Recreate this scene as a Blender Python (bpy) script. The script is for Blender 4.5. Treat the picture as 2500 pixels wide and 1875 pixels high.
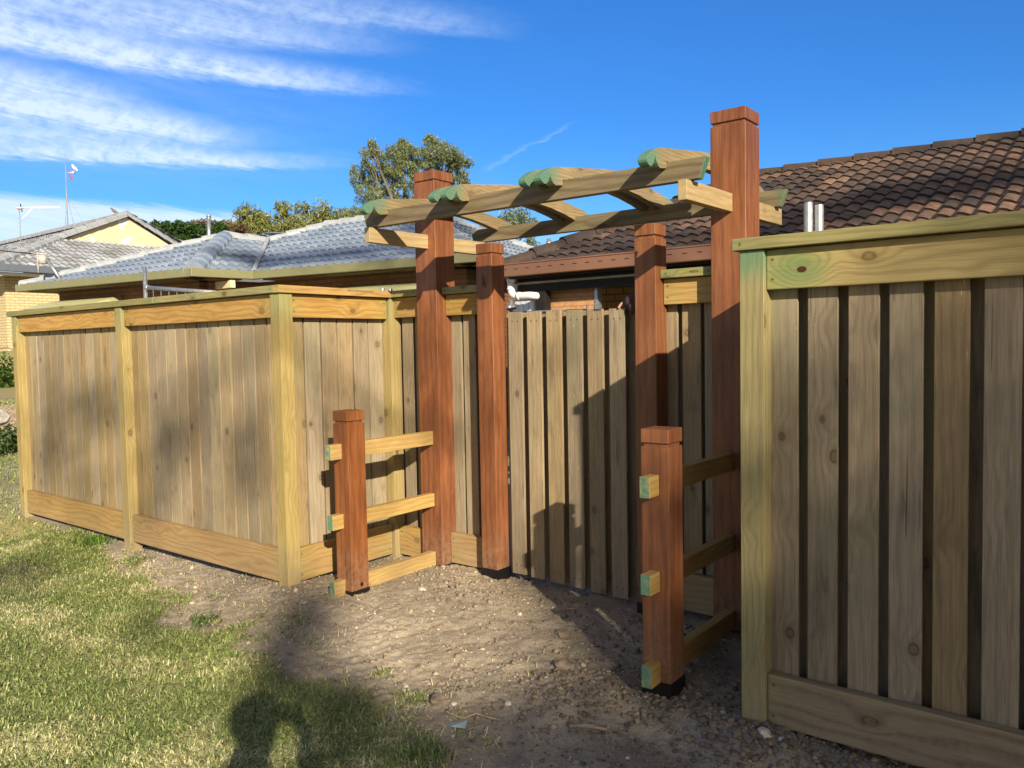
import bpy, bmesh, math, random
import numpy as np
from mathutils import Vector, Matrix, noise as mnoise

random.seed(7)
RNG = np.random.default_rng(7)
for o in list(bpy.data.objects):
    bpy.data.objects.remove(o)
scn = bpy.context.scene
COL = scn.collection

# ------------------------------------------------------------------ camera
EYE = Vector((0.0, 0.0, 1.45))
CR = Vector((0.7881648, 0.6151853, -0.0185268))
CU = Vector((-0.0156935, 0.0501803, 0.9986169))
CF = Vector((-0.6152641, 0.7867839, -0.0492048))
FPX = 1952.93
cam = bpy.data.cameras.new('camera')
cam.sensor_width = 36.0
cam.lens = FPX / 2500.0 * 36.0
cam.clip_start = 0.05
cam.clip_end = 2000.0
camo = bpy.data.objects.new('camera', cam)
COL.objects.link(camo)
camo.matrix_world = Matrix(((CR.x, CU.x, -CF.x, EYE.x), (CR.y, CU.y, -CF.y, EYE.y), (CR.z, CU.z, -CF.z, EYE.z), (0, 0, 0, 1)))
scn.camera = camo


def at(px, py, depth):
    """world point seen at photo pixel (2500 wide) at a given depth along the view axis"""
    return EYE + CR * ((px - 1250) / FPX * depth) + CU * ((937.5 - py) / FPX * depth) + CF * depth


# ------------------------------------------------------------------ sun, sky, exposure
SUN_TO = Vector((1.0, -0.707, 0.545)).normalized()
SUN_EL = math.asin(SUN_TO.z)
sun = bpy.data.lights.new('sun', 'SUN')
sun.energy = 5.0
sun.angle = math.radians(0.53)
sun.color = (1.0, 0.86, 0.66)
suno = bpy.data.objects.new('sun', sun)
COL.objects.link(suno)
suno.rotation_euler = SUN_TO.to_track_quat('Z', 'Y').to_euler()
suno.location = (20, -14, 12)

scn.view_settings.view_transform = 'Standard'
scn.view_settings.look = 'None'
scn.view_settings.gamma = 1.0
scn.view_settings.exposure = 0.92
scn.render.engine = 'CYCLES'
scn.cycles.max_bounces = 6
scn.cycles.transparent_max_bounces = 6

SKY_STRENGTH = 0.07
world = bpy.data.worlds.new('World')
scn.world = world
world.use_nodes = True
wt = world.node_tree
wt.nodes.clear()


class NG:
    """tiny helper that chains shader nodes"""
    def __init__(self, tree):
        self.t = tree

    def n(self, kind, **kw):
        nd = self.t.nodes.new(kind)
        for k, v in kw.items():
            setattr(nd, k, v)
        return nd

    def put(self, sock, v):
        if isinstance(v, bpy.types.NodeSocket):
            self.t.links.new(v, sock)
        elif v is not None:
            sock.default_value = v

    def math(self, op, a, b=0.0, c=None, clamp=False):
        nd = self.n('ShaderNodeMath', operation=op)
        nd.use_clamp = clamp
        self.put(nd.inputs[0], a)
        self.put(nd.inputs[1], b)
        if c is not None:
            self.put(nd.inputs[2], c)
        return nd.outputs[0]

    def smooth(self, v, a, b, lo=0.0, hi=1.0, mode='SMOOTHSTEP'):
        nd = self.n('ShaderNodeMapRange', interpolation_type=mode)
        self.put(nd.inputs[0], v)
        for i, q in enumerate((a, b, lo, hi)):
            self.put(nd.inputs[i + 1], q)
        return nd.outputs[0]

    def mix(self, f, a, b, blend='MIX'):
        nd = self.n('ShaderNodeMix', data_type='RGBA', blend_type=blend)
        self.put(nd.inputs[0], f)
        self.put(nd.inputs[6], a if isinstance(a, bpy.types.NodeSocket) else tuple(a) + (1,) * (4 - len(a)))
        self.put(nd.inputs[7], b if isinstance(b, bpy.types.NodeSocket) else tuple(b) + (1,) * (4 - len(b)))
        return nd.outputs[2]

    def vec(self, x, y, z=0.0):
        nd = self.n('ShaderNodeCombineXYZ')
        for i, q in enumerate((x, y, z)):
            self.put(nd.inputs[i], q)
        return nd.outputs[0]

    def sep(self, v):
        nd = self.n('ShaderNodeSeparateXYZ')
        self.put(nd.inputs[0], v)
        return nd.outputs

    def noise(self, v, scale=1.0, detail=3.0, rough=0.55, dist=0.0):
        nd = self.n('ShaderNodeTexNoise')
        self.put(nd.inputs['Vector'], v)
        nd.inputs['Scale'].default_value = scale
        nd.inputs['Detail'].default_value = detail
        nd.inputs['Roughness'].default_value = rough
        nd.inputs['Distortion'].default_value = dist
        return nd.outputs[0]

    def attr(self, name):
        return self.n('ShaderNodeAttribute', attribute_name=name)

    def ramp(self, f, stops):
        nd = self.n('ShaderNodeValToRGB')
        el = nd.color_ramp.elements
        while len(el) < len(stops):
            el.new(0.5)
        for e, (p, c) in zip(el, stops):
            e.position = p
            e.color = tuple(c) + (1,)
        self.put(nd.inputs[0], f)
        return nd.outputs[0]


g = NG(wt)
sky = g.n('ShaderNodeTexSky', sky_type='NISHITA')
sky.sun_disc = False
sky.sun_elevation = SUN_EL
sky.sun_rotation = math.atan2(SUN_TO.x, SUN_TO.y)
sky.altitude = 0
sky.air_density = 1.0
sky.dust_density = 1.4
sky.ozone_density = 3.0
dirv = g.n('ShaderNodeTexCoord').outputs['Generated']
dx, dy, dz = g.sep(dirv)
DEG = 180 / math.pi
az = g.math('MULTIPLY', g.math('ARCTAN2', dx, dy), DEG)
el = g.math('MULTIPLY', g.math('ARCSINE', dz), DEG)
wisp = g.noise(g.vec(g.math('MULTIPLY', az, 0.11), g.math('MULTIPLY', g.math('ADD', el, g.math('MULTIPLY', az, 0.09)), 0.62), 3.0), 1.0, 8.0, 0.62, 0.4)
fine = g.noise(g.vec(g.math('MULTIPLY', az, 0.26), g.math('MULTIPLY', g.math('ADD', el, g.math('MULTIPLY', az, 0.12)), 2.3), 9.0), 1.0, 10.0, 0.66, 0.9)
ripple = g.noise(g.vec(g.math('MULTIPLY', g.math('ADD', az, g.math('MULTIPLY', el, -0.9)), 0.9), g.math('MULTIPLY', g.math('ADD', el, g.math('MULTIPLY', az, 0.4)), 1.1), 2.0), 1.0, 6.0, 0.6, 0.3)
wob = g.math('MULTIPLY', g.math('SUBTRACT', wisp, 0.5), 3.6)
wob2 = g.math('MULTIPLY', g.math('SUBTRACT', fine, 0.5), 1.7)
total = None
# (az0, el0, az1, el1, half width at start, half width at end, strength): cirrus streaks
for a0, e0, a1, e1, w0, w1, st in (
        (-78, 18.8, -43.0, 17.2, 1.15, 0.45, 0.80),
        (-78, 20.9, -43.0, 20.0, 1.5, 0.7, 0.50),
        (-60, 22.6, -36.0, 20.9, 1.0, 0.6, 0.36),
        (-78, 15.3, -53.5, 13.7, 1.15, 0.45, 0.80),
        (-78, 13.3, -54.0, 12.9, 1.2, 0.5, 0.55),
        (-78, 11.7, -48.0, 12.6, 0.35, 0.42, 0.75),
        (-80, 16.9, -60.0, 15.6, 0.9, 0.4, 0.42),
        (-39.5, 12.3, -32.5, 15.4, 0.16, 0.08, 0.15),
        (-95, 26.0, -45.0, 26.5, 2.5, 1.5, 0.6)):
    t = g.math('DIVIDE', g.math('SUBTRACT', az, a0), a1 - a0)
    cl = g.math('ADD', g.math('MULTIPLY', t, e1 - e0), e0)
    c = g.math('ADD', g.math('SUBTRACT', el, cl), g.math('ADD', g.math('MULTIPLY', wob, 0.30), g.math('MULTIPLY', wob2, 0.45)))
    w = g.math('ADD', g.math('MULTIPLY', t, w1 - w0), w0)
    w = g.math('MAXIMUM', g.math('MULTIPLY', w, 1.2), 0.05)
    q = g.math('DIVIDE', c, w)
    # soft upper side, crisper lower edge
    up = g.smooth(q, 0.0, 2.1, 1.0, 0.0)
    lo = g.smooth(q, -1.0, -0.1, 0.0, 1.0)
    m = g.math('MULTIPLY', up, lo)
    tt = g.math('ADD', t, g.math('MULTIPLY', wob2, 0.10))
    m = g.math('MULTIPLY', m, g.math('MULTIPLY', g.smooth(tt, 0.62, 1.03, 1.0, 0.0), g.smooth(tt, -0.1, 0.08)))
    m = g.math('MULTIPLY', m, g.smooth(g.math('ADD', g.math('MULTIPLY', fine, 0.5), g.math('MULTIPLY', ripple, 0.5)), 0.30, 0.68, 0.36, 1.15))
    m = g.math('MULTIPLY', m, st)
    total = m if total is None else g.math('ADD', total, m)
# low bank near the horizon on the left
bank_top = g.math('ADD', g.smooth(az, -70.0, -44.0, 9.7, 8.7), g.math('MULTIPLY', wob2, 0.5))
bank = g.smooth(g.math('SUBTRACT', el, bank_top), -0.7, 0.15, 1.0, 0.0)
bank = g.math('MULTIPLY', bank, g.smooth(az, -47.0, -31.0, 0.82, 0.0))
bank = g.math('MULTIPLY', bank, g.smooth(fine, 0.2, 0.7, 0.75, 1.05))
low = g.math('MULTIPLY', g.smooth(el, 3.0, 8.0, 0.55, 0.0), g.smooth(fine, 0.35, 0.65, 0.3, 1.0))
veil = g.math('MULTIPLY', g.math('MULTIPLY', g.smooth(az, -70.0, -42.0, 0.22, 0.0), g.smooth(el, 9.5, 13.0)), g.smooth(wisp, 0.3, 0.7, 0.2, 1.0))
total = g.math('MAXIMUM', g.math('MAXIMUM', g.math('ADD', total, veil), bank), low)
total = g.math('MINIMUM', total, 0.86)
hs = g.n('ShaderNodeHueSaturation')
hs.inputs['Hue'].default_value = 0.5
hs.inputs['Saturation'].default_value = 1.0
hs.inputs['Value'].default_value = 1.0
g.put(hs.inputs['Color'], sky.outputs[0])
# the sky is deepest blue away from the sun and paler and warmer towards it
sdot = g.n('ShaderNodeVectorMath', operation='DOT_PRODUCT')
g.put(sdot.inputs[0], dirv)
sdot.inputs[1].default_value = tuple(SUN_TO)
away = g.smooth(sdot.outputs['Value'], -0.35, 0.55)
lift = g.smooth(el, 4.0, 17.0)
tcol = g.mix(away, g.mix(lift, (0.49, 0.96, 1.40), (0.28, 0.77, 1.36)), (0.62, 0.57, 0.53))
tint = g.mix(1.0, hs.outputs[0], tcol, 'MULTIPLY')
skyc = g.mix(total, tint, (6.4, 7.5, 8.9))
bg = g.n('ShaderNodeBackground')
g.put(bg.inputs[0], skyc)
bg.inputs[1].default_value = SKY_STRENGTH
wo = g.n('ShaderNodeOutputWorld')
wt.links.new(bg.outputs[0], wo.inputs[0])


# ------------------------------------------------------------------ numpy value noise
def _hash(ix, iy, seed):
    h = (ix.astype(np.int64) * 374761393 + iy.astype(np.int64) * 668265263 + seed * 1274126177) & 0xffffffff
    h = ((h ^ (h >> 13)) * 1274126177) & 0xffffffff
    return ((h ^ (h >> 16)) & 0xffff) / 65535.0


def vnoise(x, y, seed=0):
    ix, iy = np.floor(x), np.floor(y)
    fx, fy = x - ix, y - iy
    fx, fy = fx * fx * (3 - 2 * fx), fy * fy * (3 - 2 * fy)
    a, b = _hash(ix, iy, seed), _hash(ix + 1, iy, seed)
    c, d = _hash(ix, iy + 1, seed), _hash(ix + 1, iy + 1, seed)
    return (a * (1 - fx) + b * fx) * (1 - fy) + (c * (1 - fx) + d * fx) * fy


def fbm(x, y, seed=0, oct=4, gain=0.5):
    s, a, f, t = 0.0, 1.0, 1.0, 0.0
    for i in range(oct):
        s = s + a * vnoise(x * f, y * f, seed + i * 17)
        t += a
        a *= gain
        f *= 2.03
    return s / t


def sst(v, a, b):
    t = np.clip((v - a) / (b - a), 0, 1)
    return t * t * (3 - 2 * t)


# ------------------------------------------------------------------ mesh builder
class MB:
    def __init__(self):
        self.v, self.f, self.uv, self.tone, self.end, self.ed, self.cr = [], [], [], [], [], [], []

    def _tone(self, tone):
        return random.random() if tone is None else tone

    def face(self, idx, uvs=None, tone=0.5, end=0.0, ed=None, cr=None):
        self.cr.append(cr if cr else [(1.0, 1.0)] * len(idx))
        self.f.append(list(idx))
        self.uv.append(uvs if uvs else [(self.v[i][0], self.v[i][1]) for i in idx])
        self.ed.append(ed if ed else [(1.0, 1.0)] * len(idx))
        self.tone.append(tone)
        self.end.append(end)

    def poly(self, pts, tone=0.5, uvs=None):
        b = len(self.v)
        self.v += [tuple(p) for p in pts]
        self.face(range(b, b + len(pts)), uvs, tone)

    def box(self, lo, hi, axis=2, tone=None, mat=None):
        """box lo..hi, grain along axis; mat optionally moves it"""
        tone = self._tone(tone)
        ou, ov = random.uniform(0, 30), random.uniform(0, 30)
        b = len(self.v)
        P = [Vector((hi[0] if i & 1 else lo[0], hi[1] if i & 2 else lo[1], hi[2] if i & 4 else lo[2])) for i in range(8)]
        for p in P:
            self.v.append(tuple(mat @ p) if mat else tuple(p))
        for idx, nax in (((0, 2, 3, 1), 2), ((4, 5, 7, 6), 2), ((0, 1, 5, 4), 1), ((2, 6, 7, 3), 1), ((0, 4, 6, 2), 0), ((1, 3, 7, 5), 0)):
            if nax == axis:
                o = [a for a in range(3) if a != axis]
                uvs = [(P[i][o[0]] + ou, P[i][o[1]] + ov) for i in idx]
                e = 1.0
                cr = None
            else:
                o = [a for a in range(3) if a not in (axis, nax)][0]
                off = 0.37 * nax + (0.171 if P[idx[0]][nax] == hi[nax] else 0)
                uvs = [(P[i][axis] + ou, P[i][o] + ov + off) for i in idx]
                e = 0.0
                cr = [(P[i][o] - lo[o], hi[o] - P[i][o]) for i in idx]
            ed = [(P[i][axis] - lo[axis], hi[axis] - P[i][axis]) for i in idx]
            self.face([b + i for i in idx], uvs, tone, e, ed, cr)

    def prism(self, prof, fn, depth_vec, axis_of=lambda p: p[0], cross_of=lambda p: p[1], tone=None, end_idx=()):
        """extrude 2-D profile; fn maps profile point to world; depth_vec = extrusion"""
        tone = self._tone(tone)
        ou, ov = random.uniform(0, 30), random.uniform(0, 30)
        b = len(self.v)
        n = len(prof)
        dv = Vector(depth_vec)
        A = [Vector(fn(p)) for p in prof]
        a0 = min(axis_of(p) for p in prof)
        a1 = max(axis_of(p) for p in prof)
        for p in A:
            self.v.append(tuple(p))
        for p in A:
            self.v.append(tuple(p + dv))
        uvs = [(axis_of(p) + ou, cross_of(p) + ov) for p in prof]
        eds = [(axis_of(p) - a0, a1 - axis_of(p)) for p in prof]
        self.face(range(b, b + n), uvs, tone, 0.0, eds)
        self.face([b + n + i for i in reversed(range(n))], [(uvs[i][0], uvs[i][1] + 0.4) for i in reversed(range(n))], tone, 0.0, [eds[i] for i in reversed(range(n))])
        L = dv.length
        acc = 0.0
        for i in range(n):
            j = (i + 1) % n
            d = (A[j] - A[i]).length
            u0, u1 = axis_of(prof[i]) + ou, axis_of(prof[j]) + ou
            e = 1.0 if i in end_idx else 0.0
            self.face([b + j, b + i, b + n + i, b + n + j],
                      [(u1, ov + .8), (u0, ov + .8), (u0, ov + .8 + L), (u1, ov + .8 + L)] if abs(u1 - u0) > d * .3 else
                      [(acc + d + ou, ov + .8), (acc + ou, ov + .8), (acc + ou, ov + .8 + L), (acc + d + ou, ov + .8 + L)],
                      tone, e, [eds[j], eds[i], eds[i], eds[j]])
            acc += d

    def tube(self, pts, r, n=10, cap=True, tone=0.5):
        pts = [Vector(p) for p in pts]
        rr = r if isinstance(r, (list, tuple)) else [r] * len(pts)
        b = len(self.v)
        prev = None
        for k, p in enumerate(pts):
            t = (pts[min(k + 1, len(pts) - 1)] - pts[max(k - 1, 0)]).normalized()
            if prev is None:
                x = t.orthogonal().normalized()
            else:
                x = (prev - t * prev.dot(t)).normalized()
            prev = x
            y = t.cross(x)
            for i in range(n):
                a = 2 * math.pi * i / n
                self.v.append(tuple(p + (x * math.cos(a) + y * math.sin(a)) * rr[k]))
        for k in range(len(pts) - 1):
            for i in range(n):
                j = (i + 1) % n
                q = [b + k * n + i, b + k * n + j, b + (k + 1) * n + j, b + (k + 1) * n + i]
                self.face(q, [(k, i / n), (k, (i + 1) / n), (k + 1, (i + 1) / n), (k + 1, i / n)], tone)
        if cap:
            self.face([b + i for i in reversed(range(n))], None, tone)
            self.face([b + (len(pts) - 1) * n + i for i in range(n)], None, tone)

    def ball(self, c, r, nu=8, nv=6, tone=0.5):
        r = r if isinstance(r, (tuple, list)) else (r, r, r)
        b = len(self.v)
        c = Vector(c)
        for i in range(nv + 1):
            th = math.pi * i / nv
            for j in range(nu):
                ph = 2 * math.pi * j / nu
                self.v.append((c.x + r[0] * math.sin(th) * math.cos(ph), c.y + r[1] * math.sin(th) * math.sin(ph), c.z + r[2] * math.cos(th)))
        for i in range(nv):
            for j in range(nu):
                k = (j + 1) % nu
                self.face([b + i * nu + j, b + (i + 1) * nu + j, b + (i + 1) * nu + k, b + i * nu + k], None, tone)

    def build(self, name, mat, parent=None, bevel=0.0, smooth=False, seg=2):
        me = bpy.data.meshes.new(name)
        v = np.array(self.v, dtype=float)
        if parent is None:
            loc = Vector(((v[:, 0].min() + v[:, 0].max()) / 2, (v[:, 1].min() + v[:, 1].max()) / 2, v[:, 2].min()))
        else:
            loc = Vector((0, 0, 0))
        me.from_pydata([tuple(Vector(p) - loc) for p in self.v], [], self.f)
        uvl = me.uv_layers.new(name='UVMap')
        uvl.data.foreach_set('uv', np.array([c for f in self.uv for c in f], dtype=np.float32).ravel())
        edl = me.uv_layers.new(name='Ends')
        edl.data.foreach_set('uv', np.array([c for f in self.ed for c in f], dtype=np.float32).ravel())
        crl = me.uv_layers.new(name='Cross')
        crl.data.foreach_set('uv', np.array([c for f in self.cr for c in f], dtype=np.float32).ravel())
        me.attributes.new('tone', 'FLOAT', 'FACE').data.foreach_set('value', np.array(self.tone, dtype=np.float32))
        me.attributes.new('endg', 'FLOAT', 'FACE').data.foreach_set('value', np.array(self.end, dtype=np.float32))
        me.materials.append(mat)
        if smooth:
            me.polygons.foreach_set('use_smooth', [True] * len(me.polygons))
        me.update()
        o = bpy.data.objects.new(name, me)
        COL.objects.link(o)
        o.location = loc
        if parent is not None:
            o.parent = parent
            o.matrix_parent_inverse = Matrix() if parent.parent is not None else Matrix.Translation(-parent.location)
        if bevel:
            m = o.modifiers.new('bevel', 'BEVEL')
            m.width = bevel
            m.segments = seg
            m.limit_method = 'ANGLE'
            m.angle_limit = math.radians(50)
        return o


def np_mesh(name, verts, faces, mat, attrs=None, parent=None, smooth=False):
    """fast mesh from arrays: faces is (n,k)"""
    me = bpy.data.meshes.new(name)
    nf, k = faces.shape
    me.vertices.add(len(verts))
    me.vertices.foreach_set('co', verts.astype(np.float32).ravel())
    me.loops.add(nf * k)
    me.loops.foreach_set('vertex_index', faces.astype(np.int32).ravel())
    me.polygons.add(nf)
    me.polygons.foreach_set('loop_start', np.arange(0, nf * k, k, dtype=np.int32))
    me.update(calc_edges=True)
    for nm, (dom, arr) in (attrs or {}).items():
        me.attributes.new(nm, 'FLOAT', dom).data.foreach_set('value', arr.astype(np.float32))
    if smooth:
        me.polygons.foreach_set('use_smooth', np.ones(nf, dtype=bool))
    me.materials.append(mat)
    me.validate()
    o = bpy.data.objects.new(name, me)
    COL.objects.link(o)
    if parent is not None:
        o.parent = parent
        o.matrix_parent_inverse = Matrix.Translation(-parent.location)
    return o


def tag(o, label=None, cat=None, group=None, kind=None):
    if label: o['label'] = label
    if cat: o['category'] = cat
    if group: o['group'] = group
    if kind: o['kind'] = kind
    return o


def thing(name, label, cat, loc, group=None):
    o = bpy.data.objects.new(name, None)
    o.empty_display_size = 0.2
    o.location = loc
    COL.objects.link(o)
    return tag(o, label, cat, group)


# ------------------------------------------------------------------ materials
def new_mat(name):
    m = bpy.data.materials.new(name)
    m.use_nodes = True
    m.node_tree.nodes.clear()
    gg = NG(m.node_tree)
    b = gg.n('ShaderNodeBsdfPrincipled')
    o = gg.n('ShaderNodeOutputMaterial')
    m.node_tree.links.new(b.outputs[0], o.inputs[0])
    return m, gg, b


def plain(name, col, rough=0.6, metal=0.0, var=0.15, scale=8.0, bump=0.0, spec=0.4):
    m, gg, b = new_mat(name)
    co = gg.n('ShaderNodeTexCoord').outputs['Object']
    n = gg.noise(co, scale, 4)
    c = gg.mix(gg.smooth(n, 0.3, 0.7), [x * (1 - var) for x in col], [min(1, x * (1 + var)) for x in col])
    gg.put(b.inputs['Base Color'], c)
    b.inputs['Roughness'].default_value = rough
    b.inputs['Metallic'].default_value = metal
    b.inputs['Specular IOR Level'].default_value = spec
    if bump:
        bp = gg.n('ShaderNodeBump')
        bp.inputs['Strength'].default_value = 0.5
        bp.inputs['Distance'].default_value = bump
        gg.put(bp.inputs['Height'], gg.noise(co, scale * 6, 4))
        gg.put(b.inputs['Normal'], bp.outputs[0])
    return m


def wood(name, c1, c2, dark, knot=(0.10, 0.045, 0.02), band=0.35, bandfreq=75.0, tonevar=0.25, green=0.0, greencol=(0.05, 0.20, 0.13),
         endcol=None, rough=0.62, knots=1.0, fleck=0.0, endlen=0.14, warp=0.045, grey=0.0, spec=0.3, ks=(3.6, 5.4), nail=None, stain=0.0, big=None, mud=0.0, patchy=0.0):
    m, gg, b = new_mat(name)
    uvn = gg.n('ShaderNodeUVMap', uv_map='UVMap').outputs[0]
    u, v, _ = gg.sep(uvn)
    tone = gg.attr('tone').outputs['Fac']
    seed = gg.math('MULTIPLY', tone, 53.0)
    lown = gg.noise(gg.vec(gg.math('MULTIPLY', u, 1.5), gg.math('MULTIPLY', v, 6.5), seed), 1.0, 2.5)
    # knots
    vor = gg.n('ShaderNodeTexVoronoi', voronoi_dimensions='3D', feature='F1')
    gg.put(vor.inputs['Vector'], gg.vec(gg.math('MULTIPLY', u, ks[0]), gg.math('MULTIPLY', v, ks[1]), seed))
    vor.inputs['Scale'].default_value = 1.0
    kd = vor.outputs['Distance']
    kbump = gg.smooth(kd, 0.0, 0.42, 1.0, 0.0)
    g2 = gg.math('ADD', v, gg.math('ADD', gg.math('MULTIPLY', lown, warp), gg.math('MULTIPLY', kbump, 0.05 * knots)))
    if big:
        ox, oy, oz = gg.sep(gg.n('ShaderNodeTexCoord').outputs['Object'])
        bx_ = gg.math('MULTIPLY', gg.math('SUBTRACT', ox, big[0]), 0.62)
        bz_ = gg.math('SUBTRACT', oz, big[1])
        bd = gg.math('POWER', gg.math('ADD', gg.math('POWER', bx_, 2.0), gg.math('POWER', bz_, 2.0)), 0.5)
        g2 = gg.math('ADD', g2, gg.smooth(bd, 0.0, 0.09, 0.16, 0.0))
    med = gg.noise(gg.vec(gg.math('MULTIPLY', u, 5.0), gg.math('MULTIPLY', v, 30.0), seed), 1.0, 2.0)
    ph = gg.math('ADD', gg.math('MULTIPLY', g2, bandfreq * 6.283), gg.math('MULTIPLY', med, 2.0))
    bands = gg.math('ADD', gg.math('MULTIPLY', gg.math('SINE', ph), 0.5), 0.5)
    bands = gg.math('POWER', bands, 2.2)
    fin = gg.noise(gg.vec(gg.math('MULTIPLY', u, 7.0), gg.math('MULTIPLY', v, 260.0), seed), 1.0, 3.0, 0.6)
    blot = gg.noise(gg.vec(gg.math('MULTIPLY', u, 3.0), gg.math('MULTIPLY', v, 9.0), gg.math('ADD', seed, 11.0)), 1.0, 4.0, 0.6)
    col = gg.mix(gg.smooth(blot, 0.32, 0.68), c1, c2)
    col = gg.mix(gg.math('MULTIPLY', bands, band), col, dark)
    col = gg.mix(gg.math('MULTIPLY', gg.smooth(fin, 0.40, 0.72), 0.5), col, dark)
    hv = gg.n('ShaderNodeHueSaturation')
    rnd = gg.n('ShaderNodeTexWhiteNoise', noise_dimensions='1D')
    gg.put(rnd.inputs['W'], gg.math('MULTIPLY', tone, 917.0))
    rc = gg.sep(rnd.outputs['Color'])
    gg.put(hv.inputs['Value'], gg.smooth(rc[0], 0.0, 1.0, 1.0 - tonevar, 1.0 + tonevar, 'LINEAR'))
    gg.put(hv.inputs['Saturation'], gg.smooth(rc[1], 0.0, 1.0, 1.0 - tonevar * 0.9 - grey, 1.0 + tonevar * 0.5, 'LINEAR'))
    gg.put(hv.inputs['Hue'], gg.smooth(rc[2], 0.0, 1.0, 0.5 - tonevar * 0.02, 0.5 + tonevar * 0.03, 'LINEAR'))
    gg.put(hv.inputs['Color'], col)
    col = hv.outputs[0]
    kdn = gg.math('ADD', kd, gg.math('MULTIPLY', gg.math('SUBTRACT', fin, 0.5), 0.05))
    ring = gg.math('MULTIPLY', gg.smooth(kdn, 0.045, 0.075), gg.smooth(kdn, 0.085, 0.115, 1.0, 0.0))
    core = gg.smooth(kdn, 0.03, 0.07, 1.0, 0.0)
    khalo = gg.math('MULTIPLY', gg.smooth(kd, 0.10, 0.24, 0.4, 0.0), knots, clamp=True)
    col = gg.mix(khalo, col, dark)
    col = gg.mix(gg.math('MULTIPLY', core, 0.65 * knots), col, knot)
    col = gg.mix(gg.math('MULTIPLY', ring, 0.8 * knots), col, [x * 0.5 for x in dark])
    if stain:
        sn = gg.noise(gg.vec(gg.math('MULTIPLY', u, 2.3), gg.math('MULTIPLY', v, 11.0), gg.math('ADD', seed, 71.0)), 1.0, 5.0, 0.62)
        col = gg.mix(gg.smooth(sn, 0.56, 0.72, 0.0, stain), col, (0.085, 0.072, 0.055))
        gn = gg.noise(gg.vec(gg.math('MULTIPLY', u, 0.9), gg.math('MULTIPLY', v, 5.0), gg.math('ADD', seed, 91.0)), 1.0, 3.0)
        col = gg.mix(gg.smooth(gn, 0.54, 0.70, 0.0, stain * 0.7), col, (0.20, 0.205, 0.12))
        split = gg.noise(gg.vec(gg.math('MULTIPLY', u, 1.4), gg.math('MULTIPLY', v, 70.0), gg.math('ADD', seed, 17.0)), 1.0, 1.0)
        col = gg.mix(gg.smooth(split, 0.74, 0.77, 0.0, 0.75), col, (0.05, 0.04, 0.03))
    if fleck:
        fl = gg.noise(gg.vec(gg.math('MULTIPLY', u, 28.0), gg.math('MULTIPLY', v, 120.0), seed), 1.0, 3.0, 0.7)
        patch = gg.noise(gg.vec(gg.math('MULTIPLY', u, 2.0), gg.math('MULTIPLY', v, 6.0), gg.math('ADD', seed, 5.0)), 1.0, 2.0)
        fm = gg.math('MULTIPLY', gg.smooth(fl, 0.66, 0.72), gg.smooth(patch, 0.50, 0.66))
        col = gg.mix(gg.math('MULTIPLY', fm, fleck), col, (0.55, 0.52, 0.46))
    if green:
        e0, e1, _ = gg.sep(gg.n('ShaderNodeUVMap', uv_map='Ends').outputs[0])
        dmin = gg.math('MINIMUM', e0, e1)
        gm = gg.smooth(gg.math('ADD', dmin, gg.math('MULTIPLY', gg.math('SUBTRACT', blot, 0.5), 0.30)), 0.0, endlen, 1.0, 0.0)
        col = gg.mix(gg.math('MULTIPLY', gm, green), col, greencol)
        gp = gg.smooth(gg.noise(gg.vec(gg.math('MULTIPLY', u, 1.7), gg.math('MULTIPLY', v, 6.0), gg.math('ADD', seed, 31.0)), 1.0, 2.0), 0.62, 0.78)
        col = gg.mix(gg.math('MULTIPLY', gp, green * 0.35), col, greencol)
    if big:
        col = gg.mix(gg.smooth(gg.math('ADD', bd, gg.math('MULTIPLY', gg.math('SUBTRACT', blot, 0.5), 0.06)), 0.02, 0.085, 0.62, 0.0), col, (0.10, 0.17, 0.06))
        col = gg.mix(gg.smooth(bd, 0.009, 0.0125, 1.0, 0.0), col, (0.045, 0.014, 0.006))
    if patchy:
        oc = gg.n('ShaderNodeTexCoord').outputs['Object']
        ox2, oy2, oz2 = gg.sep(oc)
        pn = gg.noise(gg.vec(gg.math('MULTIPLY', ox2, 5.0), gg.math('MULTIPLY', oy2, 5.0), gg.math('MULTIPLY', oz2, 1.6)), 1.0, 5.0, 0.6, 0.3)
        col = gg.mix(gg.smooth(pn, 0.50, 0.72, 0.0, patchy), col, [x * 1.22 for x in c1])
        col = gg.mix(gg.smooth(pn, 0.47, 0.30, 0.0, patchy), col, [x * 0.7 for x in c2])
        chk = gg.noise(gg.vec(gg.math('MULTIPLY', u, 2.2), gg.math('MULTIPLY', v, 90.0), gg.math('ADD', seed, 3.0)), 1.0, 1.5)
        col = gg.mix(gg.smooth(chk, 0.74, 0.78, 0.0, 0.7), col, (0.03, 0.012, 0.006))
    if mud:
        mo = gg.n('ShaderNodeTexCoord').outputs['Object']
        mx_, my_, mz_ = gg.sep(mo)
        mn = gg.noise(mo, 34.0, 5.0, 0.7)
        mm = gg.math('MULTIPLY', gg.smooth(mz_, 0.06, 0.42, 1.0, 0.0), gg.smooth(mn, 0.36, 0.62))
        mm = gg.math('MAXIMUM', mm, gg.smooth(gg.math('ADD', mz_, gg.math('MULTIPLY', mn, 0.06)), 0.06, 0.12, 0.9, 0.0))
        col = gg.mix(gg.math('MULTIPLY', mm, mud), col, (0.27, 0.225, 0.165))
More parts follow.
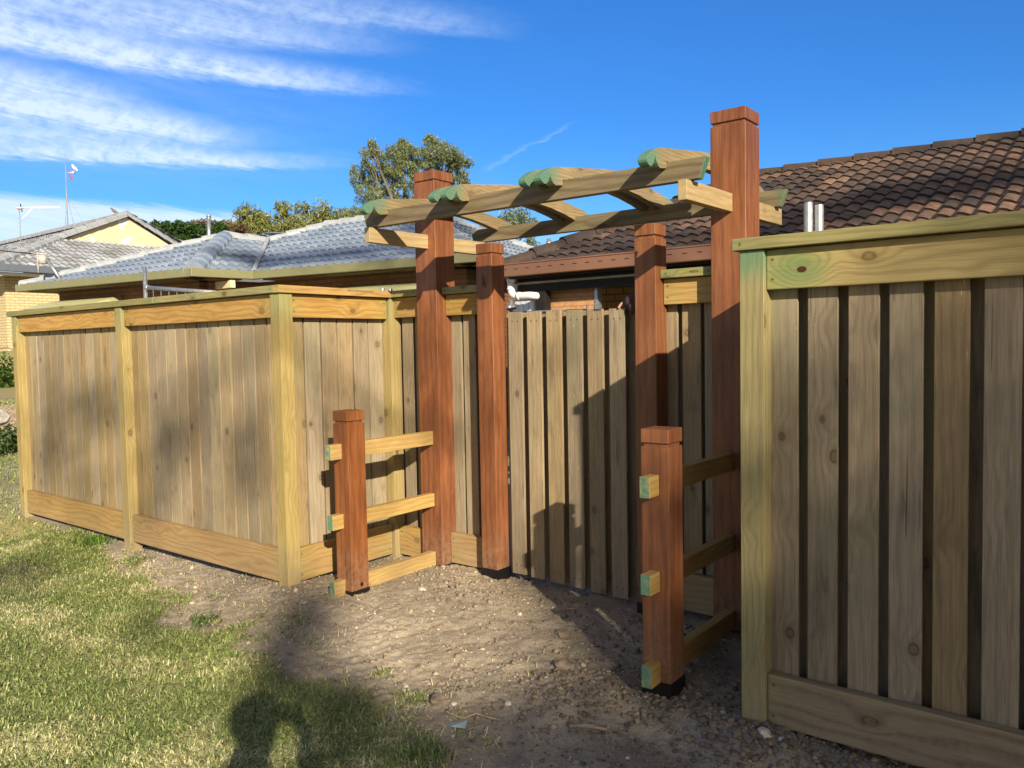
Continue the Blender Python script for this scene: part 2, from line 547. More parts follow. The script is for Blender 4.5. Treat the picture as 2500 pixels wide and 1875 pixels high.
    if nail:
        cr0, cr1, _ = gg.sep(gg.n('ShaderNodeUVMap', uv_map='Cross').outputs[0])
        n0, n1, _ = gg.sep(gg.n('ShaderNodeUVMap', uv_map='Ends').outputs[0])
        da = gg.math('ABSOLUTE', gg.math('SUBTRACT', gg.math('MINIMUM', n0, n1), nail[0]))
        db = gg.math('ABSOLUTE', gg.math('SUBTRACT', gg.math('MINIMUM', cr0, cr1), nail[1]))
        dd = gg.math('POWER', gg.math('ADD', gg.math('POWER', da, 2.0), gg.math('POWER', db, 2.0)), 0.5)
        col = gg.mix(gg.smooth(dd, nail[2] * 1.0, nail[2] * 3.2, 0.35, 0.0), col, (0.10, 0.07, 0.05))
        col = gg.mix(gg.smooth(dd, nail[2] * 0.8, nail[2] * 1.15, 0.9, 0.0), col, (0.03, 0.026, 0.024))
    if endcol is not None:
        rings = gg.math('ADD', gg.math('MULTIPLY', gg.math('SINE', gg.math('MULTIPLY', gg.math('ADD', gg.math('ADD', u, gg.math('MULTIPLY', v, 0.35)), gg.math('MULTIPLY', blot, .02)), 780.0)), 0.5), 0.5)
        ec = gg.mix(gg.math('MULTIPLY', rings, 0.65), endcol, [x * 0.45 for x in endcol])
        ec = gg.mix(gg.smooth(gg.noise(gg.vec(gg.math('MULTIPLY', u, 22.0), gg.math('MULTIPLY', v, 22.0), seed), 1.0, 4.0), 0.42, 0.66, 0.0, 0.6), ec, c1)
        col = gg.mix(gg.attr('endg').outputs['Fac'], col, ec)
    gg.put(b.inputs['Base Color'], col)
    b.inputs['Roughness'].default_value = rough
    b.inputs['Specular IOR Level'].default_value = spec
    bp = gg.n('ShaderNodeBump')
    bp.inputs['Strength'].default_value = 0.5
    bp.inputs['Distance'].default_value = 0.0025
    gg.put(bp.inputs['Height'], gg.math('ADD', fin, gg.math('MULTIPLY', bands, -0.3)))
    gg.put(b.inputs['Normal'], bp.outputs[0])
    return m


M = {}
PINE = dict(green=0.22, greencol=(0.17, 0.23, 0.08), endcol=(0.16, 0.24, 0.12), bandfreq=26, band=0.5, knots=0.9, tonevar=0.14, warp=0.16, nail=(0.022, 0.036, 0.0036), mud=0.5)
M['pine'] = wood('treated_pine', (0.42, 0.275, 0.097), (0.35, 0.22, 0.074), (0.215, 0.115, 0.036), **PINE)
M['pine_knot'] = wood('knotted_treated_pine', (0.33, 0.265, 0.088), (0.29, 0.225, 0.075), (0.17, 0.115, 0.04), big=(-0.921, 1.692), **{**PINE, 'green': 0.45, 'greencol': (0.13, 0.20, 0.07), 'endlen': 0.3})
M['pine_dull'] = wood('weathered_treated_pine', (0.34, 0.25, 0.125), (0.28, 0.20, 0.10), (0.13, 0.085, 0.04), **{**PINE, 'band': 0.6, 'bandfreq': 18})
M['pine_post'] = wood('treated_pine_post', (0.375, 0.30, 0.125), (0.31, 0.245, 0.098), (0.20, 0.145, 0.055), green=0.4, greencol=(0.15, 0.23, 0.11), endcol=(0.14, 0.24, 0.13), bandfreq=34, band=0.36, tonevar=0.10, endlen=0.22, warp=0.08, mud=0.5)
M['pine_green'] = wood('green_treated_post', (0.31, 0.265, 0.125), (0.255, 0.22, 0.10), (0.16, 0.13, 0.055), green=0.8, greencol=(0.085, 0.19, 0.10), endcol=(0.10, 0.22, 0.13), bandfreq=38, band=0.36, tonevar=0.06, endlen=0.16, warp=0.08, mud=0.5)
M['cap'] = wood('capping_pine', (0.27, 0.245, 0.10), (0.215, 0.195, 0.08), (0.125, 0.11, 0.045), green=0.3, greencol=(0.15, 0.215, 0.10), bandfreq=40, band=0.4, tonevar=0.10, endcol=(0.22, 0.20, 0.09), warp=0.08, nail=(0.03, 0.02, 0.003))
M['paling'] = wood('paling_pine', (0.325, 0.247, 0.138), (0.258, 0.193, 0.106), (0.140, 0.102, 0.058), bandfreq=34, band=0.22, tonevar=0.20, fleck=0.6, endcol=(0.25, 0.20, 0.11), knot=(0.14, 0.075, 0.035), knots=0.85, grey=0.12, warp=0.07, ks=(4.6, 6.0), stain=0.55, nail=(0.055, 0.03, 0.0034), mud=0.3)
M['paling_dark'] = wood('shade_darkened_paling_pine', (0.290, 0.218, 0.120), (0.220, 0.164, 0.092), (0.108, 0.076, 0.043), bandfreq=30, band=0.30, tonevar=0.20, fleck=0.7, endcol=(0.2, 0.16, 0.09), knot=(0.12, 0.06, 0.028), knots=0.9, grey=0.12, warp=0.08, ks=(4.2, 5.6), stain=0.7, nail=(0.055, 0.03, 0.0034), mud=0.3)  # paling colour darkened to carry the shade on the right fence
M['rafter'] = wood('rafter_pine', (0.285, 0.222, 0.118), (0.22, 0.172, 0.092), (0.12, 0.085, 0.042), green=0.9, greencol=(0.065, 0.175, 0.125), endcol=(0.06, 0.17, 0.125), bandfreq=52, band=0.45, tonevar=0.18, endlen=0.20, knots=0.6)
M['beam'] = wood('beam_pine', (0.195, 0.152, 0.086), (0.148, 0.114, 0.064), (0.072, 0.05, 0.026), green=0.6, greencol=(0.07, 0.15, 0.09), endcol=(0.07, 0.175, 0.125), bandfreq=19, band=0.62, tonevar=0.12, endlen=0.05, warp=0.17, ks=(2.2, 4.4))
M['rail'] = wood('rail_pine', (0.45, 0.32, 0.125), (0.375, 0.255, 0.096), (0.24, 0.145, 0.052), endcol=(0.115, 0.245, 0.165), bandfreq=34, band=0.4, tonevar=0.12, knots=0.5, warp=0.09)
M['cross'] = wood('crosspiece_pine', (0.39, 0.295, 0.15), (0.33, 0.245, 0.12), (0.20, 0.135, 0.065), endcol=(0.38, 0.30, 0.17), bandfreq=30, band=0.35, tonevar=0.1, knots=0.3, warp=0.10)
M['hard'] = wood('oiled_hardwood', (0.248, 0.092, 0.034), (0.178, 0.061, 0.022), (0.080, 0.026, 0.011), knot=(0.05, 0.015, 0.006), band=0.38, bandfreq=22, tonevar=0.06, rough=0.45, knots=0.25, endcol=(0.18, 0.07, 0.035), spec=0.35, warp=0.12, mud=0.38, patchy=0.55)
M['ink'] = plain('grey_ink', (0.07, 0.055, 0.035), 0.8)
M['tar'] = plain('black_tar', (0.006, 0.006, 0.007), 0.5)
M['galv'] = plain('galvanised_steel', (0.42, 0.44, 0.46), 0.45, 0.8, 0.18, 30)
M['pvc'] = plain('white_pvc', (0.72, 0.72, 0.70), 0.35, 0, 0.04)
M['olive'] = plain('olive_paint', (0.18, 0.178, 0.092), 0.42, 0, 0.05)
M['hood'] = plain('sunlit_olive_paint', (0.42, 0.42, 0.22), 0.45, 0, 0.06)  # olive lightened in colour so the hoods look sunlit below the eave
M['brownpaint'] = plain('brown_gutter_paint', (0.23, 0.105, 0.058), 0.4, 0, 0.08)
def slotted(name, col, z0):
    m, gg, b = new_mat(name)
    x, y, z = gg.sep(gg.n('ShaderNodeTexCoord').outputs['Object'])
    fx = gg.math('FRACT', gg.math('DIVIDE', x, 0.16))
    k = gg.math('MULTIPLY', gg.math('LESS_THAN', fx, 0.34), gg.math('LESS_THAN', gg.math('ABSOLUTE', gg.math('SUBTRACT', z, z0)), 0.005))
    gg.put(b.inputs['Base Color'], gg.mix(k, col, (0.012, 0.008, 0.006)))
    b.inputs['Roughness'].default_value = 0.4
    return m


M['brownpaint'] = slotted('slotted_brown_gutter_paint', (0.20, 0.10, 0.06), 2.307)
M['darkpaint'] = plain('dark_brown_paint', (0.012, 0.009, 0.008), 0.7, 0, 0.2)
M['greygutter'] = plain('blue_grey_gutter_paint', (0.10, 0.12, 0.155), 0.4, 0, 0.06)
M['soffit'] = plain('soffit_boards', (0.10, 0.065, 0.03), 0.7, 0, 0.3)
M['creamtimber'] = plain('cream_timber', (0.62, 0.52, 0.34), 0.6)
M['beige'] = plain('beige_beam_paint', (0.34, 0.28, 0.17), 0.5)
M['antenna'] = plain('antenna_metal', (0.24, 0.27, 0.32), 0.6, 0.3)
M['antenna_white'] = plain('white_antenna', (0.8, 0.8, 0.8), 0.4)
M['red_plastic'] = plain('faded_red_plastic', (0.35, 0.08, 0.05), 0.5)
M['mortar'] = plain('ridge_mortar', (0.28, 0.31, 0.345), 0.9)
M['glass'] = plain('window_glass', (0.10, 0.16, 0.24), 0.08, 0, 0.1, 2.0, 0, 0.9)
M['bird_white'] = plain('white_feathers', (0.75, 0.73, 0.70), 0.8)
M['bird_grey'] = plain('grey_feathers', (0.13, 0.11, 0.10), 0.8)
M['skin'] = plain('skin', (0.55, 0.31, 0.22), 0.5, 0, 0.06)
M['mauve'] = plain('mauve_cloth', (0.055, 0.028, 0.034), 0.9, 0, 0.2, 30, 0.002)
M['denim'] = plain('dark_cloth', (0.03, 0.035, 0.05), 0.9)
M['hair'] = plain('brown_hair', (0.03, 0.018, 0.01), 0.6)
M['shirt'] = plain('grey_shirt', (0.16, 0.17, 0.18), 0.9)
M['phone'] = plain('black_phone', (0.01, 0.01, 0.012), 0.2)
M['bark'] = plain('tree_bark', (0.13, 0.10, 0.075), 0.9, 0, 0.35, 6, 0.02)
M['bark_pale'] = plain('pale_gum_bark', (0.42, 0.36, 0.29), 0.85, 0, 0.3, 4, 0.01)
M['stone_white'] = plain('white_stone', (0.50, 0.46, 0.39), 0.85, 0, 0.2, 30, 0.004)
M['stone_grey'] = plain('grey_stone', (0.36, 0.35, 0.33), 0.9, 0, 0.25, 25, 0.004)
M['clod'] = plain('dry_clod', (0.21, 0.165, 0.12), 1.0, 0, 0.35, 30, 0.008)
M['twig'] = plain('dry_twig', (0.40, 0.31, 0.19), 0.9, 0, 0.25, 30)
M['plastic_blue'] = plain('pale_blue_scrap', (0.33, 0.44, 0.46), 0.4)
M['white_sheet'] = plain('white_corrugated_sheet', (0.62, 0.66, 0.70), 0.3, 0.1, 0.05)
M['paint_green'] = plain('green_window_frame', (0.05, 0.05, 0.04), 0.4)
M['mulch'] = plain('mulch', (0.12, 0.07, 0.045), 1, 0, 0.5, 12, 0.02)
M['concrete'] = plain('driveway_concrete', (0.36, 0.35, 0.35), 0.9, 0, 0.12, 1.5)


def brick(name, c1, c2, mortar, bw=0.23, bh=0.076, ms=0.010):
    m, gg, b = new_mat(name)
    uvn = gg.n('ShaderNodeUVMap', uv_map='UVMap').outputs[0]
    t = gg.n('ShaderNodeTexBrick')
    gg.put(t.inputs['Vector'], uvn)
    t.offset = 0.5
    t.inputs['Color1'].default_value = tuple(c1) + (1,)
    t.inputs['Color2'].default_value = tuple(c2) + (1,)
    t.inputs['Mortar'].default_value = tuple(mortar) + (1,)
    t.inputs['Scale'].default_value = 1.0
    t.inputs['Mortar Size'].default_value = ms
    t.inputs['Mortar Smooth'].default_value = 0.2
    t.inputs['Bias'].default_value = 0.0
    t.inputs['Brick Width'].default_value = bw
    t.inputs['Row Height'].default_value = bh
    n = gg.noise(uvn, 22.0, 4)
    c = gg.mix(gg.smooth(n, 0.35, 0.7, 0.0, 0.35), t.outputs['Color'], [x * 0.45 for x in c1])
    gg.put(b.inputs['Base Color'], c)
    b.inputs['Roughness'].default_value = 0.85
    bp = gg.n('ShaderNodeBump')
    bp.inputs['Strength'].default_value = 0.8
    bp.inputs['Distance'].default_value = 0.008
    gg.put(bp.inputs['Height'], gg.math('SUBTRACT', n, gg.math('MULTIPLY', t.outputs['Fac'], 2.0)))
    gg.put(b.inputs['Normal'], bp.outputs[0])
    return m


M['brick_cream'] = brick('cream_brick', (0.56, 0.465, 0.27), (0.50, 0.405, 0.225), (0.36, 0.29, 0.17))
M['brick_shaded'] = brick('eave_shaded_brick', (0.24, 0.115, 0.045), (0.18, 0.08, 0.03), (0.12, 0.075, 0.045))  # brick colour darkened to stand for the shade under the grey house eaves
M['brick_orange'] = brick('orange_brick', (0.55, 0.29, 0.125), (0.47, 0.23, 0.095), (0.36, 0.22, 0.12), 0.16, 0.052, 0.006)
M['brick_gold'] = brick('gold_brick', (0.40, 0.26, 0.085), (0.33, 0.20, 0.06), (0.05, 0.04, 0.03), 0.24, 0.085, 0.006)


def tile_mat(name, stops, patch_dark, patch_amt, rough=0.75, pscale=0.8):
    m, gg, b = new_mat(name)
    tone = gg.attr('tone').outputs['Fac']
    co = gg.n('ShaderNodeTexCoord').outputs['Object']
    n = gg.noise(co, 14.0, 5, 0.65)
    f = gg.math('ADD', gg.math('MULTIPLY', tone, 0.75), gg.math('MULTIPLY', gg.math('SUBTRACT', n, 0.5), 0.8), clamp=True)
    c = gg.ramp(f, stops)
    big = gg.noise(co, pscale, 4, 0.6, 0.6)
    c = gg.mix(gg.smooth(big, 0.42, 0.62, 0.0, patch_amt), c, patch_dark)
    gg.put(b.inputs['Base Color'], c)
    b.inputs['Roughness'].default_value = rough
    bp = gg.n('ShaderNodeBump')
    bp.inputs['Strength'].default_value = 0.4
    bp.inputs['Distance'].default_value = 0.01
    gg.put(bp.inputs['Height'], n)
    gg.put(b.inputs['Normal'], bp.outputs[0])
    return m


M['tile_brown'] = tile_mat('brown_roof_tile', [(0.0, (0.030, 0.022, 0.018)), (0.4, (0.080, 0.050, 0.036)), (0.7, (0.155, 0.092, 0.060)), (1.0, (0.25, 0.16, 0.105))], (0.022, 0.017, 0.017), 0.85, 0.85, 0.9)
M['tile_grey'] = tile_mat('grey_roof_tile', [(0.0, (0.16, 0.20, 0.26)), (0.5, (0.235, 0.285, 0.36)), (1.0, (0.32, 0.375, 0.455))], (0.15, 0.19, 0.26), 0.5, 0.32, 0.35)
M['tile_old'] = tile_mat('weathered_grey_tile', [(0.0, (0.15, 0.16, 0.18)), (0.45, (0.29, 0.32, 0.36)), (1.0, (0.44, 0.48, 0.53))], (0.17, 0.155, 0.14), 0.35, 0.8, 2.5)


def render_wall():
    m, gg, b = new_mat('peeling_cream_render')
    co = gg.n('ShaderNodeTexCoord').outputs['Object']
    n = gg.noise(co, 1.6, 3, 0.5)
    k = gg.smooth(n, 0.655, 0.67)
    c = gg.mix(k, (0.50, 0.425, 0.285), (0.62, 0.61, 0.58))
    gg.put(b.inputs['Base Color'], c)
    b.inputs['Roughness'].default_value = 0.85
    return m


M['render'] = render_wall()


def leaf_mat(name, c0, c1, c2, transl=0.35):
    m = bpy.data.materials.new(name)
    m.use_nodes = True
    m.node_tree.nodes.clear()
    gg = NG(m.node_tree)
    t = gg.attr('tone').outputs['Fac']
    c = gg.ramp(t, [(0.0, c0), (0.55, c1), (1.0, c2)])
    d = gg.n('ShaderNodeBsdfPrincipled')
    gg.put(d.inputs['Base Color'], c)
    d.inputs['Roughness'].default_value = 0.5
    d.inputs['Specular IOR Level'].default_value = 0.3
    tr = gg.n('ShaderNodeBsdfTranslucent')
    gg.put(tr.inputs[0], c)
    mx = gg.n('ShaderNodeMixShader')
    mx.inputs[0].default_value = transl
    o = gg.n('ShaderNodeOutputMaterial')
    m.node_tree.links.new(d.outputs[0], mx.inputs[1])
    m.node_tree.links.new(tr.outputs[0], mx.inputs[2])
    m.node_tree.links.new(mx.outputs[0], o.inputs[0])
    return m


M['leaf_acacia'] = leaf_mat('acacia_leaf', (0.060, 0.092, 0.034), (0.165, 0.205, 0.085), (0.40, 0.43, 0.27))
M['leaf_gum'] = leaf_mat('gum_leaf', (0.080, 0.105, 0.024), (0.19, 0.215, 0.060), (0.35, 0.345, 0.14))
M['leaf_rust'] = leaf_mat('rusty_leaf', (0.06, 0.045, 0.022), (0.13, 0.095, 0.045), (0.20, 0.15, 0.08))
M['leaf_dark'] = leaf_mat('dark_leaf', (0.012, 0.035, 0.008), (0.035, 0.080, 0.016), (0.08, 0.14, 0.03))
M['leaf_hedge'] = leaf_mat('hedge_leaf', (0.03, 0.06, 0.012), (0.075, 0.135, 0.022), (0.14, 0.22, 0.04))
M['grass'] = leaf_mat('grass_blade', (0.15, 0.225, 0.06), (0.39, 0.45, 0.16), (0.82, 0.76, 0.46), 0.30)
M['weed'] = leaf_mat('weed_leaf', (0.06, 0.13, 0.02), (0.11, 0.21, 0.03), (0.17, 0.28, 0.05), 0.3)


def soil_mat():
    m, gg, b = new_mat('soil_and_thatch')
    co = gg.n('ShaderNodeTexCoord').outputs['Object']
    d = gg.attr('dirt').outputs['Fac']
    far = gg.attr('yard').outputs['Fac']
    n1 = gg.noise(co, 2.2, 5, 0.6)
    n2 = gg.noise(co, 30.0, 5, 0.7)
    n3 = gg.noise(co, 140.0, 3, 0.6)
    s = gg.mix(gg.smooth(n1, 0.35, 0.68), (0.345, 0.297, 0.228), (0.245, 0.208, 0.160))
    s = gg.mix(gg.smooth(n2, 0.42, 0.72, 0.0, 0.6), s, (0.46, 0.375, 0.265))
    s = gg.mix(gg.smooth(n3, 0.60, 0.70, 0.0, 0.55), s, (0.52, 0.44, 0.33))
    s = gg.mix(gg.smooth(n3, 0.44, 0.34, 0.0, 0.5), s, (0.12, 0.088, 0.058))
    n4 = gg.noise(co, 1.1, 4, 0.6, 0.5)
    s = gg.mix(gg.smooth(n4, 0.50, 0.64, 0.0, 0.5), s, (0.135, 0.112, 0.086))
    l = gg.mix(gg.smooth(n2, 0.35, 0.65), (0.36, 0.30, 0.15), (0.24, 0.225, 0.095))
    c = gg.mix(d, l, s)
    gg.put(b.inputs['Base Color'], c)
    b.inputs['Roughness'].default_value = 0.95
    b.inputs['Specular IOR Level'].default_value = 0.15
    bp = gg.n('ShaderNodeBump')
    bp.inputs['Strength'].default_value = 0.7
    bp.inputs['Distance'].default_value = 0.012
    gg.put(bp.inputs['Height'], gg.math('ADD', n2, gg.math('MULTIPLY', n3, 0.35)))
    gg.put(b.inputs['Normal'], bp.outputs[0])
    return m


M['soil'] = soil_mat()


def gravel_mat():
    m, gg, b = new_mat('gravel_and_clods')
    t = gg.attr('tone').outputs['Fac']
    co = gg.n('ShaderNodeTexCoord').outputs['Object']
    n = gg.noise(co, 90.0, 4, 0.7)
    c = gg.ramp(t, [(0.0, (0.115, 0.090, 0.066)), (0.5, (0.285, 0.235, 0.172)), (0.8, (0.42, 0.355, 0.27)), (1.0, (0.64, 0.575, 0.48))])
    c = gg.mix(gg.smooth(n, 0.35, 0.7, 0.0, 0.4), c, (0.16, 0.12, 0.08))
    gg.put(b.inputs['Base Color'], c)
    b.inputs['Roughness'].default_value = 0.95
    b.inputs['Specular IOR Level'].default_value = 0.15
    bp = gg.n('ShaderNodeBump')
    bp.inputs['Strength'].default_value = 0.6
    bp.inputs['Distance'].default_value = 0.004
    gg.put(bp.inputs['Height'], n)
    gg.put(b.inputs['Normal'], bp.outputs[0])
    return m


M['gravel'] = gravel_mat()

# ------------------------------------------------------------------ ground
LB = np.array([(-14, 3.6), (-9, 2.95), (-6.3, 2.86), (-5.94, 2.74), (-5.4, 2.62), (-4.96, 2.54), (-4.4, 2.48), (-4.1, 2.25), (-3.57, 2.36), (-3.15, 2.29), (-2.8, 2.18), (-2.6, 2.17), (-2.46, 2.25), (-2.08, 2.11), (-1.9, 2.06), (-1.83, 1.90), (-1.6, 1.6), (-1.2, 1.0), (-0.8, 0.4), (0.0, -0.6), (3.0, -4.0)])


def lawn_edge(x):
    return np.interp(x, LB[:, 0], LB[:, 1])


def dirt_mask(x, y):
    d = y - lawn_edge(x) + (fbm(x * 4, y * 4, 3, 5, 0.6) - 0.5) * 0.62
    m = sst(d, -0.14, 0.06)
    m = np.where(y > 3.9, 0.85, m)
    out = sst(np.hypot(x + 2, y - 3), 9, 16)
    return m * (1 - out)


def ground_z(x, y):
    x = np.asarray(x, float)
    y = np.asarray(y, float)
    z = -0.045 + 0.075 * sst(y, 2.05, 3.7)
    z = z + 0.045 * np.exp(-((x + 3.5) ** 2 / 0.35 + (y - 3.05) ** 2 / 0.5))
    z = z + 0.035 * np.exp(-((x + 3.0) ** 2 / 0.20 + (y - 3.35) ** 2 / 0.06))
    z = z + 0.04 * sst(x, -4.6, -7.6) * sst(y, 1.8, 2.9)
    z = z + 0.045 * np.exp(-((x + 3.95) ** 2 / 0.6 + (y - 2.8) ** 2 / 0.15))
    z = z + 0.05 * np.exp(-((x + 1.08) ** 2 / 0.10 + (y - 2.75) ** 2 / 0.03))
    z = z + 0.035 * np.exp(-((x + 1.85) ** 2 / 0.05 + (y - 2.65) ** 2 / 0.05))
    z = z + 0.03 * np.exp(-((x + 1.2) ** 2 / 0.25 + (y - 3.0) ** 2 / 0.15)) * (fbm(x * 9, y * 9, 71, 3) - 0.2)
    dm = dirt_mask(x, y)
    near = sst(x, -8.0, -6.3) * sst(x, 1.6, 0.2) * sst(y, 0.2, 1.2) * sst(y, 5.0, 3.9)
    z = z + near * dm * ((fbm(x * 2.2, y * 2.2, 11, 3) - 0.5) * 0.05 + (fbm(x * 9, y * 9, 21, 3, 0.6) - 0.5) * (0.010 + 0.020 * sst(fbm(x * 1.4, y * 1.4, 77, 3), 0.46, 0.60))
                  + sst(fbm(x * 1.7, y * 1.7, 67, 3), 0.3, 0.62) * (np.abs(fbm(x * 31, y * 31, 61, 2, 0.6) - 0.5) * 0.010 + (vnoise(x * 46, y * 46, 63) - 0.5) * 0.009))
    z = z + (1 - dm) * (fbm(x * 1.5, y * 1.5, 31, 3) - 0.5) * 0.035
    # the neighbour's raised drive far down the street
    z = z + 0.66 * sst(x, -13.0, -13.35) + 0.8 * sst(x, -19.5, -23.0)
    return z


def axis_grid(lo, hi, step, far_lo, far_hi):
    a = list(np.arange(lo, hi, step))
    s = step
    p = lo
    left = []
    while p > far_lo:
        s *= 1.35
        p -= s
        left.append(p)
    s = step
    p = a[-1]
    right = []
    while p < far_hi:
        s *= 1.35
        p += s
        right.append(p)
    return np.array(left[::-1] + a + right)


gx = axis_grid(-6.4, 0.2, 0.0105, -600, 600)
gy = axis_grid(1.2, 3.95, 0.0105, -600, 600)
gx = np.unique(np.concatenate([gx, np.arange(-24, -12.5, 0.25)]))
GX, GY = np.meshgrid(gx, gy)
GZ = ground_z(GX, GY)
gv = np.stack([GX.ravel(), GY.ravel(), GZ.ravel()], 1)
ny, nx = GX.shape
ii = np.arange(ny * nx).reshape(ny, nx)
gf = np.stack([ii[:-1, :-1].ravel(), ii[:-1, 1:].ravel(), ii[1:, 1:].ravel(), ii[1:, :-1].ravel()], 1)
go = np_mesh('ground', gv, gf, M['soil'], {'dirt': ('POINT', dirt_mask(GX, GY).ravel()), 'yard': ('POINT', (GY > 4).astype(float).ravel())}, smooth=True)
tag(go, 'bare soil by the new fence and lawn beyond it', None, None, 'structure')

# gravel, pebbles and clods
ico = bmesh.new()
bmesh.ops.create_icosphere(ico, subdivisions=1, radius=1.0)
IV = np.array([v.co[:] for v in ico.verts])
IF = np.array([[v.index for v in f.verts] for f in ico.faces])
bmesh.ops.create_icosphere(ico, subdivisions=2, radius=1.0)
ico.free()


def rocks(pos, size, tone, seed):
    n = len(pos)
    rng = np.random.default_rng(seed)
    sc = size[:, None] * rng.uniform(0.65, 1.25, (n, 3)) * np.array([1, 1, 0.72])
    disp = rng.uniform(0.58, 1.30, (n, len(IV), 1))
    v = IV[None] * disp * sc[:, None, :]
    a = rng.uniform(0, 6.283, n)
    ca, sa = np.cos(a)[:, None], np.sin(a)[:, None]
    v = np.stack([v[..., 0] * ca - v[..., 1] * sa, v[..., 0] * sa + v[..., 1] * ca, v[..., 2]], -1)
    v = v + pos[:, None, :]
    f = IF[None] + (np.arange(n) * len(IV))[:, None, None]
    return v.reshape(-1, 3), f.reshape(-1, 3), np.repeat(tone, len(IF))


def scatter_rocks():
    P, S, T = [], [], []
    def add(x, y, s, t):
        z = ground_z(x, y)
        P.append(np.stack([x, y, z + s * 0.15], 1)); S.append(s); T.append(t)
    n = 80000
    x = RNG.uniform(-6.2, 0.1, n); y = RNG.uniform(1.2, 3.95, n)
    k = (dirt_mask(x, y) > 0.45) & (RNG.uniform(0, 1, n) < 0.30 + 2.0 * fbm(x * 3, y * 3, 5, 3) ** 2.0)
    x, y = x[k], y[k]
    s = 0.0022 + 0.0070 * RNG.power(0.35, len(x)) ** 2.2 + (RNG.uniform(0, 1, len(x)) < 0.03) * RNG.uniform(0.004, 0.014, len(x))
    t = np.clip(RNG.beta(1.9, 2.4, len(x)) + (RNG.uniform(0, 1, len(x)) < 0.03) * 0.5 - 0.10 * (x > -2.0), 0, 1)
    add(x, y, s, t)
    # clumps of clods: (x, y, spread, count, size)
    for cx, cy, sp, cnt, sz in ((-1.08, 2.74, 0.16, 170, 0.017), (-0.95, 2.70, 0.22, 120, 0.012), (-1.85, 2.66, 0.15, 200, 0.013), (-3.0, 3.38, 0.16, 90, 0.016),
                                (-3.42, 3.5, 0.14, 80, 0.014), (-1.53, 2.80, 0.13, 110, 0.016), (-2.2, 2.42, 0.22, 120, 0.011), (-4.9, 2.72, 0.3, 150, 0.009),
                                (-3.9, 2.76, 0.12, 60, 0.008), (-1.25, 3.05, 0.22, 130, 0.016), (-1.35, 2.5, 0.3, 170, 0.011), (-2.0, 2.9, 0.25, 90, 0.013),
                                (-0.6, 2.72, 0.25, 200, 0.013), (-0.3, 2.75, 0.2, 120, 0.013), (-1.75, 3.5, 0.2, 80, 0.014), (-3.5, 2.85, 0.2, 80, 0.008), (-2.6, 3.25, 0.35, 120, 0.010)):
        x = RNG.normal(cx, sp, cnt); y = np.minimum(RNG.normal(cy, sp * 0.7, cnt), 3.6)
        s = sz * RNG.uniform(0.35, 1.25, cnt)
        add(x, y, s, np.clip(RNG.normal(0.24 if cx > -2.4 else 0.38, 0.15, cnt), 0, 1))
    return np.concatenate(P), np.concatenate(S), np.concatenate(T)


rp_, rs_, rt_ = scatter_rocks()
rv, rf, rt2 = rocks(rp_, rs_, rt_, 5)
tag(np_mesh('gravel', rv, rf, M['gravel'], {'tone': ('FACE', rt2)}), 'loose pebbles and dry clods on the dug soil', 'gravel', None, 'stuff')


# a few stones that stand out
def stone(x, y, s, mat, label, cat='stone', sq=0.7, seed=1):
    rng = random.Random(seed)
    bm = bmesh.new()
    bmesh.ops.create_icosphere(bm, subdivisions=2, radius=1.0)
    for v in bm.verts:
        n = mnoise.noise(v.co * 1.3 + Vector((seed * 3.1, 0, 0)))
        v.co *= (1 + 0.42 * n)
        v.co.x *= s * 1.15
        v.co.y *= s * 0.85
        v.co.z *= s * sq
    me = bpy.data.meshes.new('stone')
    bm.to_mesh(me)
    bm.free()
    me.materials.append(mat)
    o = bpy.data.objects.new('stone' if cat == 'stone' else cat.replace(' ', '_'), me)
    COL.objects.link(o)
    o.location = (x, y, float(ground_z(x, y)) + s * sq * 0.45)
    o.rotation_euler = (0, 0, rng.uniform(0, 6))
    tag(o, label, cat, 'stones and clods on the bare soil')


stone(-1.026, 2.735, 0.026, M['stone_white'], 'large white stone at the foot of the near right fence post', seed=2)
stone(-0.965, 2.74, 0.014, M['stone_white'], 'small white stone beside the larger white one by the right fence post', seed=3)
stone(-3.588, 2.70, 0.021, M['stone_grey'], 'flat pale grey stone in front of the sunlit short post', sq=0.35, seed=4)
stone(-3.178, 3.20, 0.019, M['stone_white'], 'pale stone in the sunlit soil before the left gate post', seed=5)
stone(-2.528, 3.26, 0.015, M['stone_white'], 'pale round stone before the middle of the gate', seed=6)
stone(-2.245, 2.335, 0.034, M['clod'], 'brown flat clod at the lawn corner', 'clod', seed=7)
stone(-2.178, 2.357, 0.013, M['stone_white'], 'small cream stone right of the brown clod at the lawn corner', seed=8)
stone(-2.0, 2.49, 0.016, M['stone_white'], 'square cream stone near the dark pile of clods', seed=9)
stone(-1.992, 2.886, 0.042, M['clod'], 'large brown clod alone in the middle of the soil', 'clod', seed=10)
stone(-2.204, 3.185, 0.045, M['clod'], 'low brown clod in the shade before the gate', 'clod', sq=0.45, seed=11)
mb = MB()
mb.tube([(-1.66, 2.44, 0.012), (-1.6, 2.465, 0.02), (-1.53, 2.49, 0.016)], [0.006, 0.008, 0.005], 7)
tag(mb.build('wood_offcut', M['twig'], None, 0, True), 'pale short stick lying on the soil in front of the shaded short post', 'stick')
mb = MB()
mb.poly([(-2.10, 2.225, 0.0), (-2.055, 2.21, 0.012), (-2.01, 2.24, 0.006), (-2.03, 2.275, 0.016), (-2.075, 2.265, 0.004)])
sc_ = mb.build('plastic_scrap', M['plastic_blue'])
sc_.modifiers.new('thick', 'SOLIDIFY').thickness = 0.002
sc_.location.z = float(ground_z(-2.05, 2.24)) + 0.006
tag(sc_, 'pale blue scrap at the edge of the grass tuft', 'scrap')
